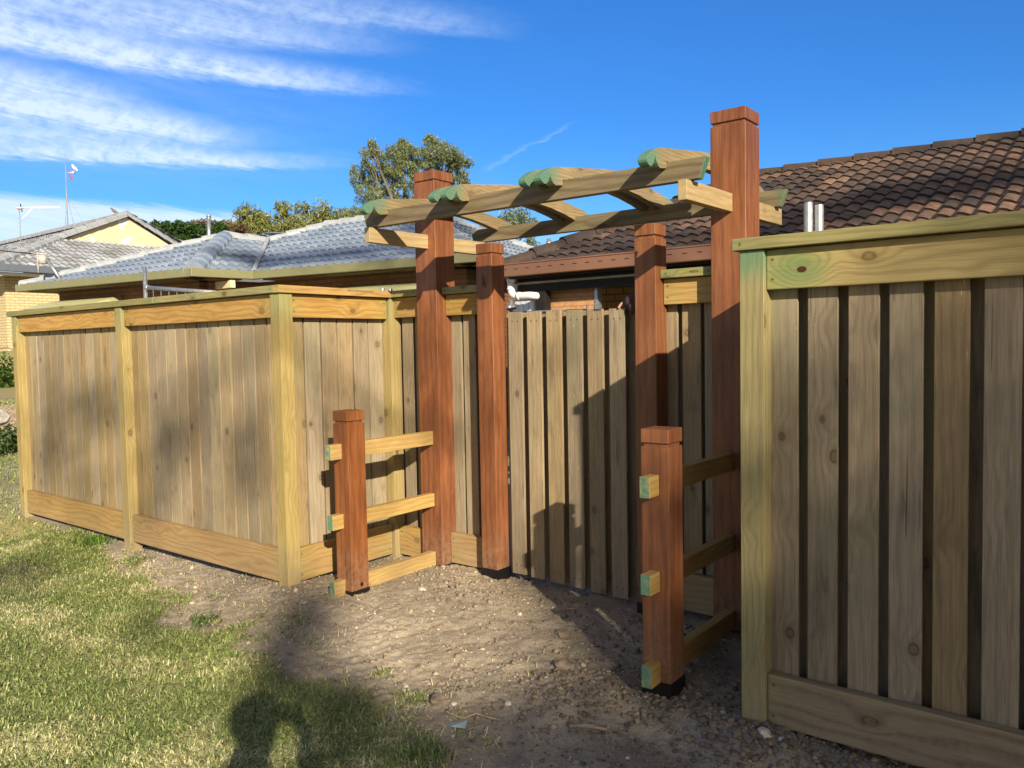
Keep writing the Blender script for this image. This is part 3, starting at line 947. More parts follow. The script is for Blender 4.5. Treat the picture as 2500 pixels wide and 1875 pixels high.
for px, py, a, L, lab in ((1150, 1740, 0.5, 0.22, 'thin curved dry twig near the cream stones'), (1620, 1560, -0.9, 0.30, 'thin dry root running towards the shaded short post'), (1385, 1500, 2.6, 0.16, 'short dry twig in the shade before the gate')):
    d = EYE + ((at(px, py, 1.0) - EYE) * (EYE.z / -(at(px, py, 1.0) - EYE).z))
    pts = []
    for k in range(6):
        t = k / 5 - 0.5
        x, y = d.x + math.cos(a) * L * t + 0.02 * math.sin(k * 1.7), d.y + math.sin(a) * L * t + 0.015 * math.cos(k * 2.1)
        pts.append((x, y, float(ground_z(x, y)) + 0.012 + 0.006 * math.sin(k * 2)))
    mb = MB()
    mb.tube(pts, [0.0025, 0.003, 0.003, 0.0028, 0.002, 0.001], 6)
    tag(mb.build('dry_twig', M['twig']), lab, 'twig', 'dry twigs on the soil')


# ------------------------------------------------------------------ lawn
def blades(x, y, h, w, tone, seed, lean=0.9, lift=0.0):
    n = len(x)
    rng = np.random.default_rng(seed)
    a = rng.uniform(0, 6.283, n)
    da = np.stack([np.cos(a), np.sin(a), np.zeros(n)], 1)
    sa = np.stack([-np.sin(a), np.cos(a), np.zeros(n)], 1)
    ln = rng.uniform(0.45, 1.08, n) * lean
    base = np.stack([x, y, ground_z(x, y) - 0.004 + lift], 1)
    up = np.array([0, 0, 1.0])
    mid = base + da * (h * ln * 0.45)[:, None] + up * (h * (0.62 - 0.25 * ln))[:, None]
    tip = base + da * (h * ln * 1.05)[:, None] + up * (h * (0.95 - 0.72 * ln))[:, None]
    hw = (w * 0.5)[:, None]
    v = np.stack([base - sa * hw, base + sa * hw, mid + sa * hw * 0.85, mid - sa * hw * 0.85, tip], 1)
    b = (np.arange(n) * 5)[:, None]
    q1 = b + np.array([[0, 1, 2]])
    q2 = b + np.array([[0, 2, 3]])
    q3 = b + np.array([[3, 2, 4]])
    f = np.concatenate([q1, q2, q3], 1).reshape(-1, 3)
    return v.reshape(-1, 3), f, np.repeat(tone, 3)


def lawn():
    N = 330000
    # sampled mostly near the camera side that is in frame
    x = RNG.uniform(-6.9, -0.6, N); y = RNG.uniform(0.55, 2.95, N)
    # drop what is far outside the frame
    rel = x * CF.x + y * CF.y
    lat = x * CR.x + y * CR.y
    keep = (rel > 1.0) & (np.abs(lat) < rel * 0.74 + 0.3)
    x, y = x[keep], y[keep]
    d = lawn_edge(x) - y - (fbm(x * 4, y * 4, 3, 5, 0.6) - 0.5) * 0.62
    patch = fbm(x * 2.6, y * 2.6, 41, 4)
    dens = sst(d, -0.05, 0.20) * np.clip(0.55 + 1.3 * (patch - 0.35), 0.25, 1.0)
    tuft = fbm(x * 9, y * 9, 47, 3)
    dens = np.maximum(dens, 0.55 * sst(d, -0.34, -0.02) * sst(tuft, 0.60, 0.70))
    k = RNG.uniform(0, 1, len(x)) < dens
    x, y, patch = x[k], y[k], patch[k]
    n = len(x)
    dry = fbm(x * 3.3, y * 3.3, 53, 4)
    fine = fbm(x * 14, y * 14, 59, 2)
    strawp = np.clip(0.27 + 2.2 * (dry - 0.5) + 0.9 * (fine - 0.5), 0.05, 0.75)
    straw = RNG.uniform(0, 1, n) < strawp
    tone = np.where(straw, RNG.uniform(0.72, 1.0, n), np.clip(RNG.normal(0.32, 0.21, n), 0, 0.70))
    h = np.where(straw, RNG.uniform(0.02, 0.05, n), RNG.uniform(0.02, 0.062, n)) * (0.75 + 0.5 * fine)
    w = RNG.uniform(0.0028, 0.0062, n)
    v1, f1, t1 = blades(x, y, h, w, tone, 9, 1.15)
    n2 = 900
    xs = RNG.uniform(-6.0, -0.5, n2); ys = lawn_edge(xs) + np.abs(RNG.normal(0, 0.42, n2))
    ok = ys < 3.5
    xs, ys = xs[ok], ys[ok]
    n2 = len(xs)
    v2, f2, t2 = blades(xs, ys, RNG.uniform(0.015, 0.06, n2), RNG.uniform(0.002, 0.004, n2), RNG.uniform(0.7, 1.0, n2), 10, 1.45, 0.007)
    return np.concatenate([v1, v2]), np.concatenate([f1, f2 + len(v1)]), np.concatenate([t1, t2])


lv, lf, lt = lawn()
tag(np_mesh('lawn', lv, lf, M['grass'], {'tone': ('FACE', lt)}), 'short patchy green and straw coloured lawn', 'grass', None, 'stuff')


def far_lawn():
    n = 42000
    x = RNG.uniform(-14, -6.9, n); y = RNG.uniform(0.6, 5.6, n)
    k = ~((x > -7.6) & (y > 2.8))
    x, y = x[k], y[k]
    n = len(x)
    return blades(x, y, RNG.uniform(0.03, 0.06, n), RNG.uniform(0.006, 0.011, n), np.clip(RNG.normal(0.36, 0.2, n), 0, 1), 12, 1.0)


lv, lf, lt = far_lawn()
tag(np_mesh('far_lawn', lv, lf, M['grass'], {'tone': ('FACE', lt)}), 'green lawn past the far end of the left fence', 'grass', None, 'stuff')


# tufts and weeds on the bare soil
def tuft(x, y, r, n, h, label, mat='grass', seed=1, w=0.005, tone=0.3):
    rng = np.random.default_rng(seed)
    X = rng.normal(x, r, n); Y = rng.normal(y, r * 0.8, n)
    v, f, t = blades(X, Y, rng.uniform(0.5, 1.0, n) * h, rng.uniform(0.7, 1.3, n) * w, np.clip(rng.normal(tone, 0.2, n), 0, 1), seed, 0.8)
    o = np_mesh('grass_tuft', v - np.array([x, y, 0]), f, M[mat], {'tone': ('FACE', t)})
    o.location = (x, y, 0)
    tag(o, label, 'grass tuft', 'grass tufts in the soil')


tuft(-3.93, 2.30, 0.045, 90, 0.085, 'tall green tuft in the soil left of the fence corner', 'weed', 3, 0.005)
tuft(-6.22, 2.76, 0.07, 170, 0.10, 'bright green tuft at the foot of the left fence boards', 'weed', 4, 0.006, 0.5)
tuft(-2.03, 2.03, 0.05, 340, 0.075, 'green tuft at the near corner of the lawn', 'grass', 5, 0.005, 0.25)

# ------------------------------------------------------------------ fences
CAP_T, CAP_B = 1.815, 1.772
PT = 0.016


def palings(mb, x0, x1, yfront, zt, zb, first=None, pitch=0.1345, w=0.1, jitter=0.004, back=True):
    """vertical palings along x; front layer then a back layer behind the gaps"""
    x = x0 if first is None else first
    while x < x1 - 0.02:
        j = random.uniform(-jitter, jitter)
        a, b = max(x0, x + j), min(x1, x + w + j + random.uniform(-.002, .002))
        tilt = random.uniform(-0.0018, 0.0018)
        if b - a > 0.015:
            mt = Matrix.Translation((a, 0, 0)) @ Matrix.Rotation(tilt, 4, 'Y') @ Matrix.Translation((-a, 0, 0))
            yo = random.uniform(-0.0015, 0.0015)
            mb.box((a, yfront + yo, zb + random.uniform(-.006, .006)), (b, yfront + PT + yo, zt + random.uniform(-.003, .003)), 2, None, mt)
        x += pitch
    if back:
        x = (x0 if first is None else first) - pitch + w - 0.056
        while x < x1:
            a, b = max(x0, x), min(x1, x + 0.118)
            if b - a > 0.015:
                mb.box((a, yfront + PT + 0.04, zb - random.uniform(0, .006)), (b, yfront + 2 * PT + 0.04, zt - 0.004), 2)
            x += pitch


def palings_y(mb, y0, y1, xfront, zt, zb, pitch=0.128, w=0.117):
    """palings along y facing +x"""
    y = y0
    while y < y1 - 0.02:
        b = min(y1, y + w + random.uniform(-.002, .002))
        xo = random.uniform(-0.0015, 0.0015)
        if b - y > 0.015:
            mb.box((xfront - PT + xo, y + random.uniform(-.003, .003), zb), (xfront + xo, b, zt), 2)
        y += pitch
    y = y0 - pitch + w - 0.03
    while y < y1:
        a, b = max(y0, y), min(y1 + 0.03, y + 0.118)
        if b - a > 0.015:
            mb.box((xfront - 2 * PT - 0.04, a, zb), (xfront - PT - 0.04, b, zt - 0.004), 2)
        y += pitch


def post(mb, x0, x1, y0, y1, z0, z1):
    mb.box((x0, y0, z0), (x1, y1, z1), 2)


PALT = 1.70
# left street fence
fl = thing('paling_fence', 'long left paling fence of new pine with three square posts and a flat cap', 'fence', (-5.8, 2.85, 0), 'paling fences round the entry')
for x0, x1, y1, zb in ((-7.66, -7.57, 2.89, -0.3), (-5.815, -5.725, 2.89, -0.3), (-3.956, -3.866, 2.89, -0.3)):
    mb = MB(); post(mb, x0, x1, 2.80, y1, zb, CAP_B - 0.002); mb.build('fence_post', M['pine_post'], fl, 0.003)
for x0, x1, first in ((-7.57, -5.815, -7.59), (-5.725, -3.956, -5.755)):
    mb = MB(); palings(mb, x0, x1, 2.868, PALT, 0.12, first, 0.1285, 0.117); mb.build('paling_panel', M['paling'], fl, 0.0015, seg=1)
    mb = MB(); mb.box((x0 + .001, 2.82, 1.632), (x1 - .001, 2.864, CAP_B - 0.003), 0); mb.build('top_board', M['pine'], fl, 0.004)
    mb = MB(); mb.box((x0 + .001, 2.82, 0.073), (x1 - .001, 2.864, 0.268), 0); mb.build('bottom_board', M['pine'], fl, 0.004)
    for z in (0.16, 1.64):
        mb = MB(); mb.box((x0 + .002, 2.8865, z), (x1 - .002, 2.921, z + 0.055), 0); mb.build('back_rail', M['pine'], fl)
mb = MB()
mb.box((-7.722, 2.785, CAP_B), (-5.25, 2.93, CAP_T), 0)
mb.box((-5.247, 2.785, CAP_B), (-3.90, 2.93, CAP_T), 0)
mb.build('capping', M['cap'], fl, 0.003)

# return fence running in from the corner
fr = thing('paling_fence', 'short sunlit paling fence running in from the corner post to the tall left post', 'fence', (-3.9, 3.3, 0), 'paling fences round the entry')
mb = MB(); palings_y(mb, 2.892, 3.66, -3.934, PALT, 0.12); mb.build('paling_panel', M['paling'], fr, 0.0015, seg=1)
mb = MB(); mb.box((-3.930, 2.892, 1.632), (-3.886, 3.648, CAP_B - 0.003), 1); mb.build('top_board', M['pine'], fr, 0.004)
mb = MB(); mb.box((-3.930, 2.892, 0.073), (-3.886, 3.648, 0.268), 1); mb.build('bottom_board', M['pine'], fr, 0.004)
mb = MB(); mb.box((-3.956, 3.657, -0.3), (-3.866, 3.747, CAP_B - 0.002), 2); mb.build('fence_post', M['pine_post'], fr, 0.003)
mb = MB()
mb.prism([(2.785, -3.85), (2.785, -3.897), (2.933, -3.897), (2.933, -3.995), (3.797, -3.995), (3.797, -3.8495), (3.655, -3.8495), (3.655, -3.85)], lambda p: (p[1], p[0], CAP_B), (0, 0, CAP_T - CAP_B))
mb.build('capping', M['pine'], fr, 0.003)

# recessed pieces beside the gate
REC = 3.73


def recess(label, x0, x1, first, REC=3.73, px0=None):
    f = thing('paling_fence', label, 'fence', ((x0 + x1) / 2, REC + 0.05, 0), 'paling fences round the entry')
    mb = MB(); palings(mb, px0 or x0, x1, REC + 0.053, PALT, 0.10, first, 0.126, 0.1); mb.build('paling_panel', M['paling'], f, 0.0015, seg=1)
    mb = MB(); mb.box((x0 + .001, REC, 1.64), (x1 - .001, REC + 0.045, CAP_B - 0.003), 0); mb.build('top_board', M['pine'], f, 0.004)
    mb = MB(); mb.box((x0 + .001, REC, 0.066), (x1 - .001, REC + 0.045, 0.258), 0); mb.build('bottom_board', M['pine'], f, 0.004)
    mb = MB(); mb.box((x0 + .001 if REC > 3.7 else -3.849, REC - 0.035, CAP_B), (x1 - .001, REC + 0.105, CAP_T), 0); mb.build('capping', M['cap'], f, 0.003)
    return f


recess('narrow strip of paling fence between the inner corner and the tall left post', -3.866, -3.614, -3.975, 3.692, -3.99)
recess('narrow paling panel between the tall left post and the left gate post', -3.437, -3.112, -3.464, 3.73, -3.50)
recess('narrow shaded paling panel between the right gate post and the tall right post', -1.921, -1.626, -1.97, 3.73, -2.02)
recess('hidden strip of paling fence right of the tall right post', -1.449, -1.20, -1.47, 3.73, -1.50)
fr2 = thing('paling_fence', 'short shaded paling fence running in behind the near right corner post', 'fence', (-1.12, 3.3, 0), 'paling fences round the entry')
mb = MB()
y = 2.9
while y < 3.7:
    mb.box((-1.069, y, 0.1), (-1.053, min(y + .1, 3.74), PALT), 2)
    y += 0.102
mb.build('paling_panel', M['paling_dark'], fr2)
mb = MB(); mb.box((-1.117, 2.892, 1.632), (-1.073, 3.70, CAP_B - 0.003), 1); mb.build('top_board', M['pine'], fr2, 0.004)
mb = MB(); mb.box((-1.117, 2.892, 0.06), (-1.073, 3.70, 0.26), 1); mb.build('bottom_board', M['pine'], fr2, 0.004)
mb = MB(); mb.box((-1.137, 3.70, -0.2), (-1.047, 3.79, CAP_B - 0.002), 2); mb.build('fence_post', M['pine_post'], fr2, 0.003)
mb = MB(); mb.box((-1.15, 2.932, CAP_B), (-1.01, 3.84, CAP_T), 1); mb.build('capping', M['cap'], fr2, 0.003)

# right street fence
fn = thing('paling_fence', 'near right paling fence with wide gapped boards and a green stained corner post', 'fence', (0.2, 2.85, 0), 'paling fences round the entry')
for x0 in (-1.137, 0.75, 2.65):
    mb = MB(); post(mb, x0, x0 + 0.09, 2.80, 2.89, -0.35, CAP_B - 0.002); mb.build('fence_post', M['pine_green'], fn, 0.003)
for x0, x1, first in ((-1.047, 0.75, -1.053), (0.84, 2.65, 0.84)):
    mb = MB(); palings(mb, x0, x1, 2.868, PALT, 0.02, first, 0.1355, 0.1); mb.build('paling_panel', M['paling_dark'], fn, 0.0015, seg=1)
    mb = MB(); mb.box((x0 + .001, 2.82, 1.628), (x1 - .001, 2.864, CAP_B - 0.003), 0); mb.build('top_board', M['pine_knot'], fn, 0.004)
    mb = MB(); mb.box((x0 + .001, 2.82, 0.045), (x1 - .001, 2.864, 0.232), 0); mb.build('bottom_board', M['pine_dull'], fn, 0.004)
    for z in (0.12, 1.64):
        mb = MB(); mb.box((x0 + .002, 2.8865, z), (x1 - .002, 2.921, z + 0.055), 0); mb.build('back_rail', M['pine'], fn)
mb = MB(); mb.box((-1.160, 2.785, CAP_B), (2.8, 2.929, CAP_T), 0); mb.build('capping', M['cap'], fn, 0.003)


# ------------------------------------------------------------------ hardwood posts
def hard_post(name, x0, x1, y0, y1, z1, zb, parent):
    mb = MB()
    t = random.random()
    mb.box((x0, y0, zb - 0.35), (x1, y1, z1 - 0.072), 2, t)
    e = 0.009
    mb.box((x0 + e, y0 + e, z1 - 0.085), (x1 - e, y1 - e, z1 - 0.05), 2, t)
    mb.box((x0, y0, z1 - 0.058), (x1, y1, z1), 2, t)
    o = mb.build(name, M['hard'], parent, 0.0045, seg=3)
    return o


def tar_base(x0, x1, y0, y1, z0, z1, parent):
    mb = MB()
    e = 0.003
    mb.box((x0 - e, y0 - e, z0), (x1 + e, y1 + e, z1), 2)
    mb.build('tarred_base', M['tar'], parent)


P1 = (-3.613, -3.438, 3.65, 3.825)
P2 = (-1.625, -1.450, 3.65, 3.825)
pg = thing('pergola', 'timber entry pergola of two tall red hardwood posts carrying beams and scalloped rafters', 'pergola', (-2.53, 3.74, 0))
for (x0, x1, y0, y1), zt in ((P1, 0.062), (P2, 0.05)):
    p = hard_post('post', x0, x1, y0, y1, 2.54, 0.0, pg)
    tar_base(x0, x1, y0, y1, -0.3, zt, p)
for xr, slope in ((-3.4985, 0.004), (-1.515, 0.010)):
    mb = MB()
    mt = Matrix.Translation((0, 3.74, 2.10)) @ Matrix.Rotation(math.atan(slope), 4, 'X') @ Matrix.Translation((0, -3.74, -2.10))
    mb.box((xr - 0.042, 3.165, 2.0575), (xr, 4.318, 2.144), 1, None, mt)
    mb.build('crosspiece', M['cross'], pg, 0.003)
for y0, z0, xl, xr in ((3.20, 2.1445, -3.585, -1.443), (4.20, 2.150, -3.622, -1.452)):
    mb = MB()
    zz = z0 + 0.087
    mb.prism([(xl, zz), (xl + 0.026, z0), (xr - 0.033, z0 - 0.004), (xr, zz - 0.002)], lambda p: (p[0], y0, p[1]), (0, 0.045, 0), end_idx=(0, 2))
    mb.build('beam', M['beam'], pg, 0.003)
YC = 3.7225
front = [(3.020, 2.213), (3.024, 2.203), (3.034, 2.194), (3.048, 2.1895), (3.062, 2.191), (3.074, 2.199), (3.083, 2.211), (3.090, 2.225), (3.0955, 2.241),
         (3.102, 2.226), (3.111, 2.212), (3.124, 2.200), (3.140, 2.195), (3.1985, 2.203), (3.1985, 2.232), (3.2465, 2.234), (3.2465, 2.212)]
under = [(YC + d, 2.268 - 0.25 * d * d) for d in (-0.36, -0.22, -0.1, 0.0, 0.1, 0.22, 0.36)]
topf = [(3.69, 2.352), (3.58, 2.341), (3.46, 2.326), (3.35, 2.310), (3.24, 2.296), (3.17, 2.287), (3.13, 2.280), (3.09, 2.267), (3.055, 2.248), (3.032, 2.232), (3.022, 2.222)]
mir = lambda L: [(2 * YC - a, b) for a, b in reversed(L)]
rprof = front + under + mir(front) + mir(topf) + topf
for xr in (-3.375, -2.845, -2.759, -2.259, -2.170, -1.625):
    mb = MB()
    mb.prism(rprof, lambda p: (xr, p[0], p[1]), (-0.045, 0, 0))
    mb.build('rafter', M['rafter'], pg, 0.002)

for x0, lab in ((-3.111, 'red hardwood gate post on the left side of the gate'), (-2.043, 'red hardwood gate post on the right side of the gate')):
    x1 = x0 + 0.121
    t = thing('gate_post', lab, 'gate post', (x0 + 0.06, 3.71, 0), 'gate posts')
    p = hard_post('post', x0, x1, 3.65, 3.771, 2.05, 0.0, t)
    tar_base(x0, x1, 3.65, 3.771, -0.25, 0.105 if x0 < -3 else 0.09, p)

mb = MB()
for pts in ([(-3.060, 1.865), (-3.058, 1.79)], [(-3.058, 1.835), (-3.045, 1.80)], [(-3.047, 1.85), (-3.040, 1.79)]):
    mb.tube([(q[0], 3.6497, q[1]) for q in pts], 0.0028, 6)
mb.build('pen_mark', M['tar'], [o for o in bpy.data.objects if o.name.startswith('post') and o.parent and o.parent.name == 'gate_post'][0])


def stamp(txt, loc, rot, size, parent):
    cu = bpy.data.curves.new('stamp', 'FONT')
    cu.body = txt
    cu.size = size
    cu.extrude = 0.0002
    cu.materials.append(M['ink'])
    tmp = bpy.data.objects.new('stamp_curve', cu)
    COL.objects.link(tmp)
    bpy.context.view_layer.update()
    me = bpy.data.meshes.new_from_object(tmp.evaluated_get(bpy.context.evaluated_depsgraph_get()))
    bpy.data.objects.remove(tmp)
    o = bpy.data.objects.new('stamp', me)
    COL.objects.link(o)
    o.parent = parent
    o.matrix_parent_inverse = Matrix()
    o.location = loc
    o.rotation_euler = rot
    return o


caps_ = [o for o in bpy.data.objects if o.name.startswith('capping')]
by = lambda word: [o for o in caps_ if word in o.parent['label']][0]
stamp('MGP10 G 405 JOINTED 25-07:21', (-3.8482, 3.29, 1.809), (math.radians(-90), 0, math.radians(90)), 0.0155, by('short sunlit'))
stamp('H2 MGP10 JOINTED', (-3.15, 3.6938, 1.806), (math.radians(-90), 0, math.radians(180 - 180)), 0.0155, by('left gate post'))
stamp('MGP10', (-1.757, 3.6938, 1.79), (math.radians(90), 0, 0), 0.0155, by('right gate post'))

# short posts with three through rails
for x0, y0, rxl, tip, lab in ((-3.563, 2.91, -3.537, 2.832, 'sunlit short red post with three rails running back to the tall left post'),
                              (-1.595, 2.885, -1.558, 2.805, 'half shaded short red post with three rails running back to the tall right post')):
    t = thing('short_post', lab, 'post and rails', (x0 + 0.063, y0 + 0.063, 0), 'short posts flanking the entry')
    p = hard_post('post', x0, x0 + 0.126, y0, y0 + 0.126, 1.098, 0.0, t)
    tar_base(x0, x0 + 0.126, y0, y0 + 0.126, -0.3, 0.085 if x0 < -3 else 0.062, p)
    if x0 < -3:
        mb = MB(); mb.tube([(x0 + 0.1262, y0 + 0.072, 0.112), (x0 + 0.1268, y0 + 0.072, 0.112)], 0.011, 12); mb.build('bolt_hole', M['tar'], p)
    for z0, z1 in ((0.829, 0.914), (0.437, 0.519), (0.058, 0.147)):
        mb = MB(); mb.box((rxl, tip, z0), (rxl + 0.045, 3.648, z1), 1); mb.build('rail', M['rail'], t, 0.002)

# gate
gt = thing('gate', 'closed paling gate of weathered pine boards between the gate posts', 'gate', (-2.52, 3.74, 0.07))
mb = MB()
ZT, ZB = 1.641, 0.083
sl = (1.632 - 1.641) / 0.85
for k in range(6):
    x = -2.932 + 0.138 * k
    zb = ZB - 0.004 * k
    mb.box((x, 3.722, zb), (x + 0.1 + random.uniform(-.002, .002), 3.738, ZT - 0.0016 * k), 2)
mb.build('front_palings', M['paling'], gt, 0.0015, seg=1)
mb = MB()
for k in range(7):
    x = -2.988 + 0.138 * k
    mb.box((max(x - 0.05, -2.985), 3.7745, ZB - 0.004 * k), (min(x + 0.078, -2.048), 3.7905, ZT - 0.006 - 0.0016 * k), 2)
mb.build('back_palings', M['paling'], gt, 0.0015, seg=1)
for z, yy in ((0.2, 3.792), (1.45, 3.792)):
    mb = MB()
    mb.box((-2.98, yy, z), (-2.055, yy + 0.0335, z + 0.07), 0)
    mb.build('gate_rail', M['pine'], gt)


# ------------------------------------------------------------------ roofs
def tile_roof(name, poly, gdir, mat, parent, period=0.165, course=0.32, amp=0.018, lip=0.032, tile_w=0.33, lift=0.0):
    """poly: convex planar list of points. gdir: horizontal gutter direction."""
    P = [Vector(p) for p in poly]
    s = Vector(gdir).normalized()
    n = None
    for i in range(1, len(P) - 1):
        n = (P[i] - P[0]).cross(P[i + 1] - P[0])
        if n.length > 1e-6: break
    n.normalize()
    if n.z < 0: n = -n
    t = n.cross(s).normalized()
    if t.z < 0: t = -t
    O = P[0]
    Q = [((p - O).dot(s), (p - O).dot(t)) for p in P]
    tmin, tmax = min(q[1] for q in Q), max(q[1] for q in Q)

    def rng_at(tv):
        tv = min(max(tv, tmin + 1e-5), tmax - 1e-5)
        xs = []
        for i in range(len(Q)):
            (a, b), (c, d) = Q[i], Q[(i + 1) % len(Q)]
            if (b - tv) * (d - tv) <= 0 and abs(d - b) > 1e-9:
                xs.append(a + (c - a) * (tv - b) / (d - b))
        return (min(xs), max(xs)) if xs else (0, 0)

    mb = MB()
    rg = random.Random(hash(name) & 0xffff)
    step = period / 8

    def hgt(x):
        ph = (x / period) % 1.0
        return amp * (math.sin(2 * math.pi * ph) + 0.28 * math.sin(4 * math.pi * ph + 0.6))

    ncourse = int(math.ceil((tmax - tmin) / course))
    prev_jit = 0
    for c in range(ncourse):
        t0 = tmin + c * course
        t1 = min(t0 + course, tmax)
        a0, b0 = rng_at(t0)
        a1, b1 = rng_at(t1)
        lo, hi = min(a0, a1), max(b0, b1)
        k0, k1 = int(math.floor(lo / step)), int(math.ceil(hi / step))
        tones = {}
        rows = []
        for k in range(k0, k1 + 1):
            x = k * step
            xb = min(max(x, a0), b0)
            xt = min(max(x, a1), b1)
            ti = int(math.floor((x + step * .5) / tile_w))
            if ti not in tones:
                tones[ti] = (rg.betavariate(1.6, 1.6), rg.uniform(-0.004, 0.006))
            hb = hgt(xb)
            bot = O + s * xb + t * (t0 - 0.02) + n * (hb + lip + tones[ti][1] + lift)
            mid = O + s * (xb * .75 + xt * .25) + t * (t0 + (t1 - t0) * .25) + n * (hgt(xb * .75 + xt * .25) + lip * 0.8 + lift)
            top = O + s * xt + t * t1 + n * (hgt(xt) + lift)
            und = O + s * xb + t * (t0 - 0.004) + n * (hb - 0.02 + lift)
            rows.append((bot, mid, top, und, tones[ti][0]))
        base = len(mb.v)
        for r in rows:
            mb.v += [tuple(r[0]), tuple(r[1]), tuple(r[2]), tuple(r[3])]
        for i in range(len(rows) - 1):
            q0, q1 = base + i * 4, base + (i + 1) * 4
            tn = rows[i][4]
            if (rows[i][0] - rows[i + 1][0]).length > 1e-4 or (rows[i][2] - rows[i + 1][2]).length > 1e-4:
                mb.face([q0, q1, q1 + 1, q0 + 1], None, tn)
                mb.face([q0 + 1, q1 + 1, q1 + 2, q0 + 2], None, tn)
                mb.face([q0 + 3, q1 + 3, q1, q0], None, tn * 0.5)
    return mb.build(name, mat, parent)


def ridge_cap(name, pts, r, mat, parent, seglen=0.42, tone=None):
    mb = MB()
    for a, b in zip(pts[:-1], pts[1:]):
        a, b = Vector(a), Vector(b)
        L = (b - a).length
        d = (b - a) / L
        side = d.cross(Vector((0, 0, 1))).normalized()
        up = side.cross(d).normalized()
        n = max(1, int(round(L / seglen)))
        for k in range(n):
            p0 = a + d * (L * k / n - 0.03)
            p1 = a + d * (L * (k + 1) / n)
            bidx = len(mb.v)
            tn = random.random() if tone is None else tone
            prof = [(-1.0, -0.55), (-0.92, 0.05), (-0.45, 0.42), (0.0, 0.5), (0.45, 0.42), (0.92, 0.05), (1.0, -0.55)]
            for p, rr, lf in ((p0, r * 1.1, 0.02), (p1, r * 0.93, 0.0)):
                for (x, z) in prof:
                    mb.v.append(tuple(p + side * x * rr + up * (z * rr + lf)))
            m = len(prof)
            for i in range(m - 1):
                mb.face([bidx + i, bidx + i + 1, bidx + m + i + 1, bidx + m + i], None, tn)
            mb.face([bidx + i for i in reversed(range(m))], None, tn * 0.6)
            mb.face([bidx + m + i for i in range(m)], None, tn * 0.6)
    return mb.build(name, mat, parent)


def strip(mb, a, b, out, h0, h1, t0, t1, tone=0.5):
    """bar along a->b with cross-section out in [t0,t1], z in [h0,h1]"""
    a, b, out = Vector(a), Vector(b), Vector(out)
    i = len(mb.v)
    for p in (a, b):
        for (o, h) in ((t0, h0), (t1, h0), (t1, h1), (t0, h1)):
            mb.v.append(tuple(p + out * o + Vector((0, 0, h))))
    for q in ((0, 1, 2, 3), (7, 6, 5, 4), (0, 4, 5, 1), (1, 5, 6, 2), (2, 6, 7, 3), (3, 7, 4, 0)):
        mb.face([i + k for k in q], None, tone)


def wall_quad(mb, a, b, z0, z1, thick, inward):
    """upright wall slab with metre UVs"""
    a, b, inn = Vector(a), Vector(b), Vector(inward)
    L = (b - a).length
    P = [a, b, b + inn * thick, a + inn * thick]
    for i in range(4):
        p, q = P[i], P[(i + 1) % 4]
        l = (q - p).length
        k = len(mb.v)
        mb.v += [(p.x, p.y, z0), (q.x, q.y, z0), (q.x, q.y, z1), (p.x, p.y, z1)]
        mb.face([k, k + 1, k + 2, k + 3], [(0, z0), (l, z0), (l, z1), (0, z1)])
    k = len(mb.v)
    mb.v += [(p.x, p.y, z1) for p in P]
    mb.face([k, k + 1, k + 2, k + 3])


# ---- brown tiled house on the right
bh = thing('brown_roof_house', 'brick house with brown mottled tile roof and brown gutter behind the gate', 'house', (-2.0, 9.0, 0))
GZb, GYb = 2.345, 7.33
RY, RZ = 10.5, 3.64
XE = 9.0
rb_ = dict(period=0.148, course=0.275, amp=0.015, lip=0.024, tile_w=0.296)
tile_roof('roof', [(-5.80, GYb, GZb), (XE, GYb, GZb), (XE, RY, RZ), (-4.05, RY, RZ)], (1, 0, 0), M['tile_brown'], bh, **rb_)
tile_roof('roof_end', [(-5.80, 13.67, GZb), (-5.80, GYb, GZb), (-4.05, RY, RZ)], (0, -1, 0), M['tile_brown'], bh, **rb_)
tile_roof('roof_back', [(XE, 13.67, GZb), (-5.80, 13.67, GZb), (-4.05, RY, RZ), (XE, RY, RZ)], (-1, 0, 0), M['tile_brown'], bh)
ridge_cap('ridge_cap', [(-4.05, RY, RZ + .015), (XE, RY, RZ + .015)], 0.085, M['tile_brown'], bh, 0.44, 0.3)
ridge_cap('hip_cap', [(-5.82, GYb - 0.02, GZb + .03), (-4.05, RY, RZ + .03)], 0.10, M['tile_brown'], bh, 0.42, 0.25)
mb = MB()
strip(mb, (-5.86, GYb, GZb), (XE, GYb, GZb), (0, -1, 0), -0.118, 0.012, -0.005, 0.10)
strip(mb, (-5.86, GYb, GZb), (XE, GYb, GZb), (0, -1, 0), 0.012, 0.03, 0.085, 0.105)
strip(mb, (-5.86, GYb - .1, GZb), (-5.86, 13.7, GZb), (-1, 0, 0), -0.118, 0.012, -0.005, 0.10)
gut_ = mb.build('gutter', M['brownpaint'], bh, 0.008)
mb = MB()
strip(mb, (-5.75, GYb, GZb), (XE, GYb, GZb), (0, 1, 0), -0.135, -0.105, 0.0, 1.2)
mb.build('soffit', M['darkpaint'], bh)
mb = MB(); strip(mb, (-5.74, 7.46, 2.157), (XE, 7.46, 2.157), (0, 1, 0), -0.012, 0.012, 0.0, 0.05); mb.build('patio_batten', M['beige'], bh)
mb = MB(); strip(mb, (-5.74, 7.48, 2.157), (XE, 7.48, 2.157), (0, 1, 0), -0.10, -0.013, 0.0, 0.05); strip(mb, (-5.74, 7.48, 2.157), (XE, 7.48, 2.157), (0, 1, 0), 0.013, 0.08, 0.0, 0.05); mb.build('patio_beam', M['darkpaint'], bh)
mb = MB(); mb.box((-5.455, 7.46, 0), (-5.335, 7.58, 2.056), 2); mb.build('patio_post', M['darkpaint'], bh, 0.004)
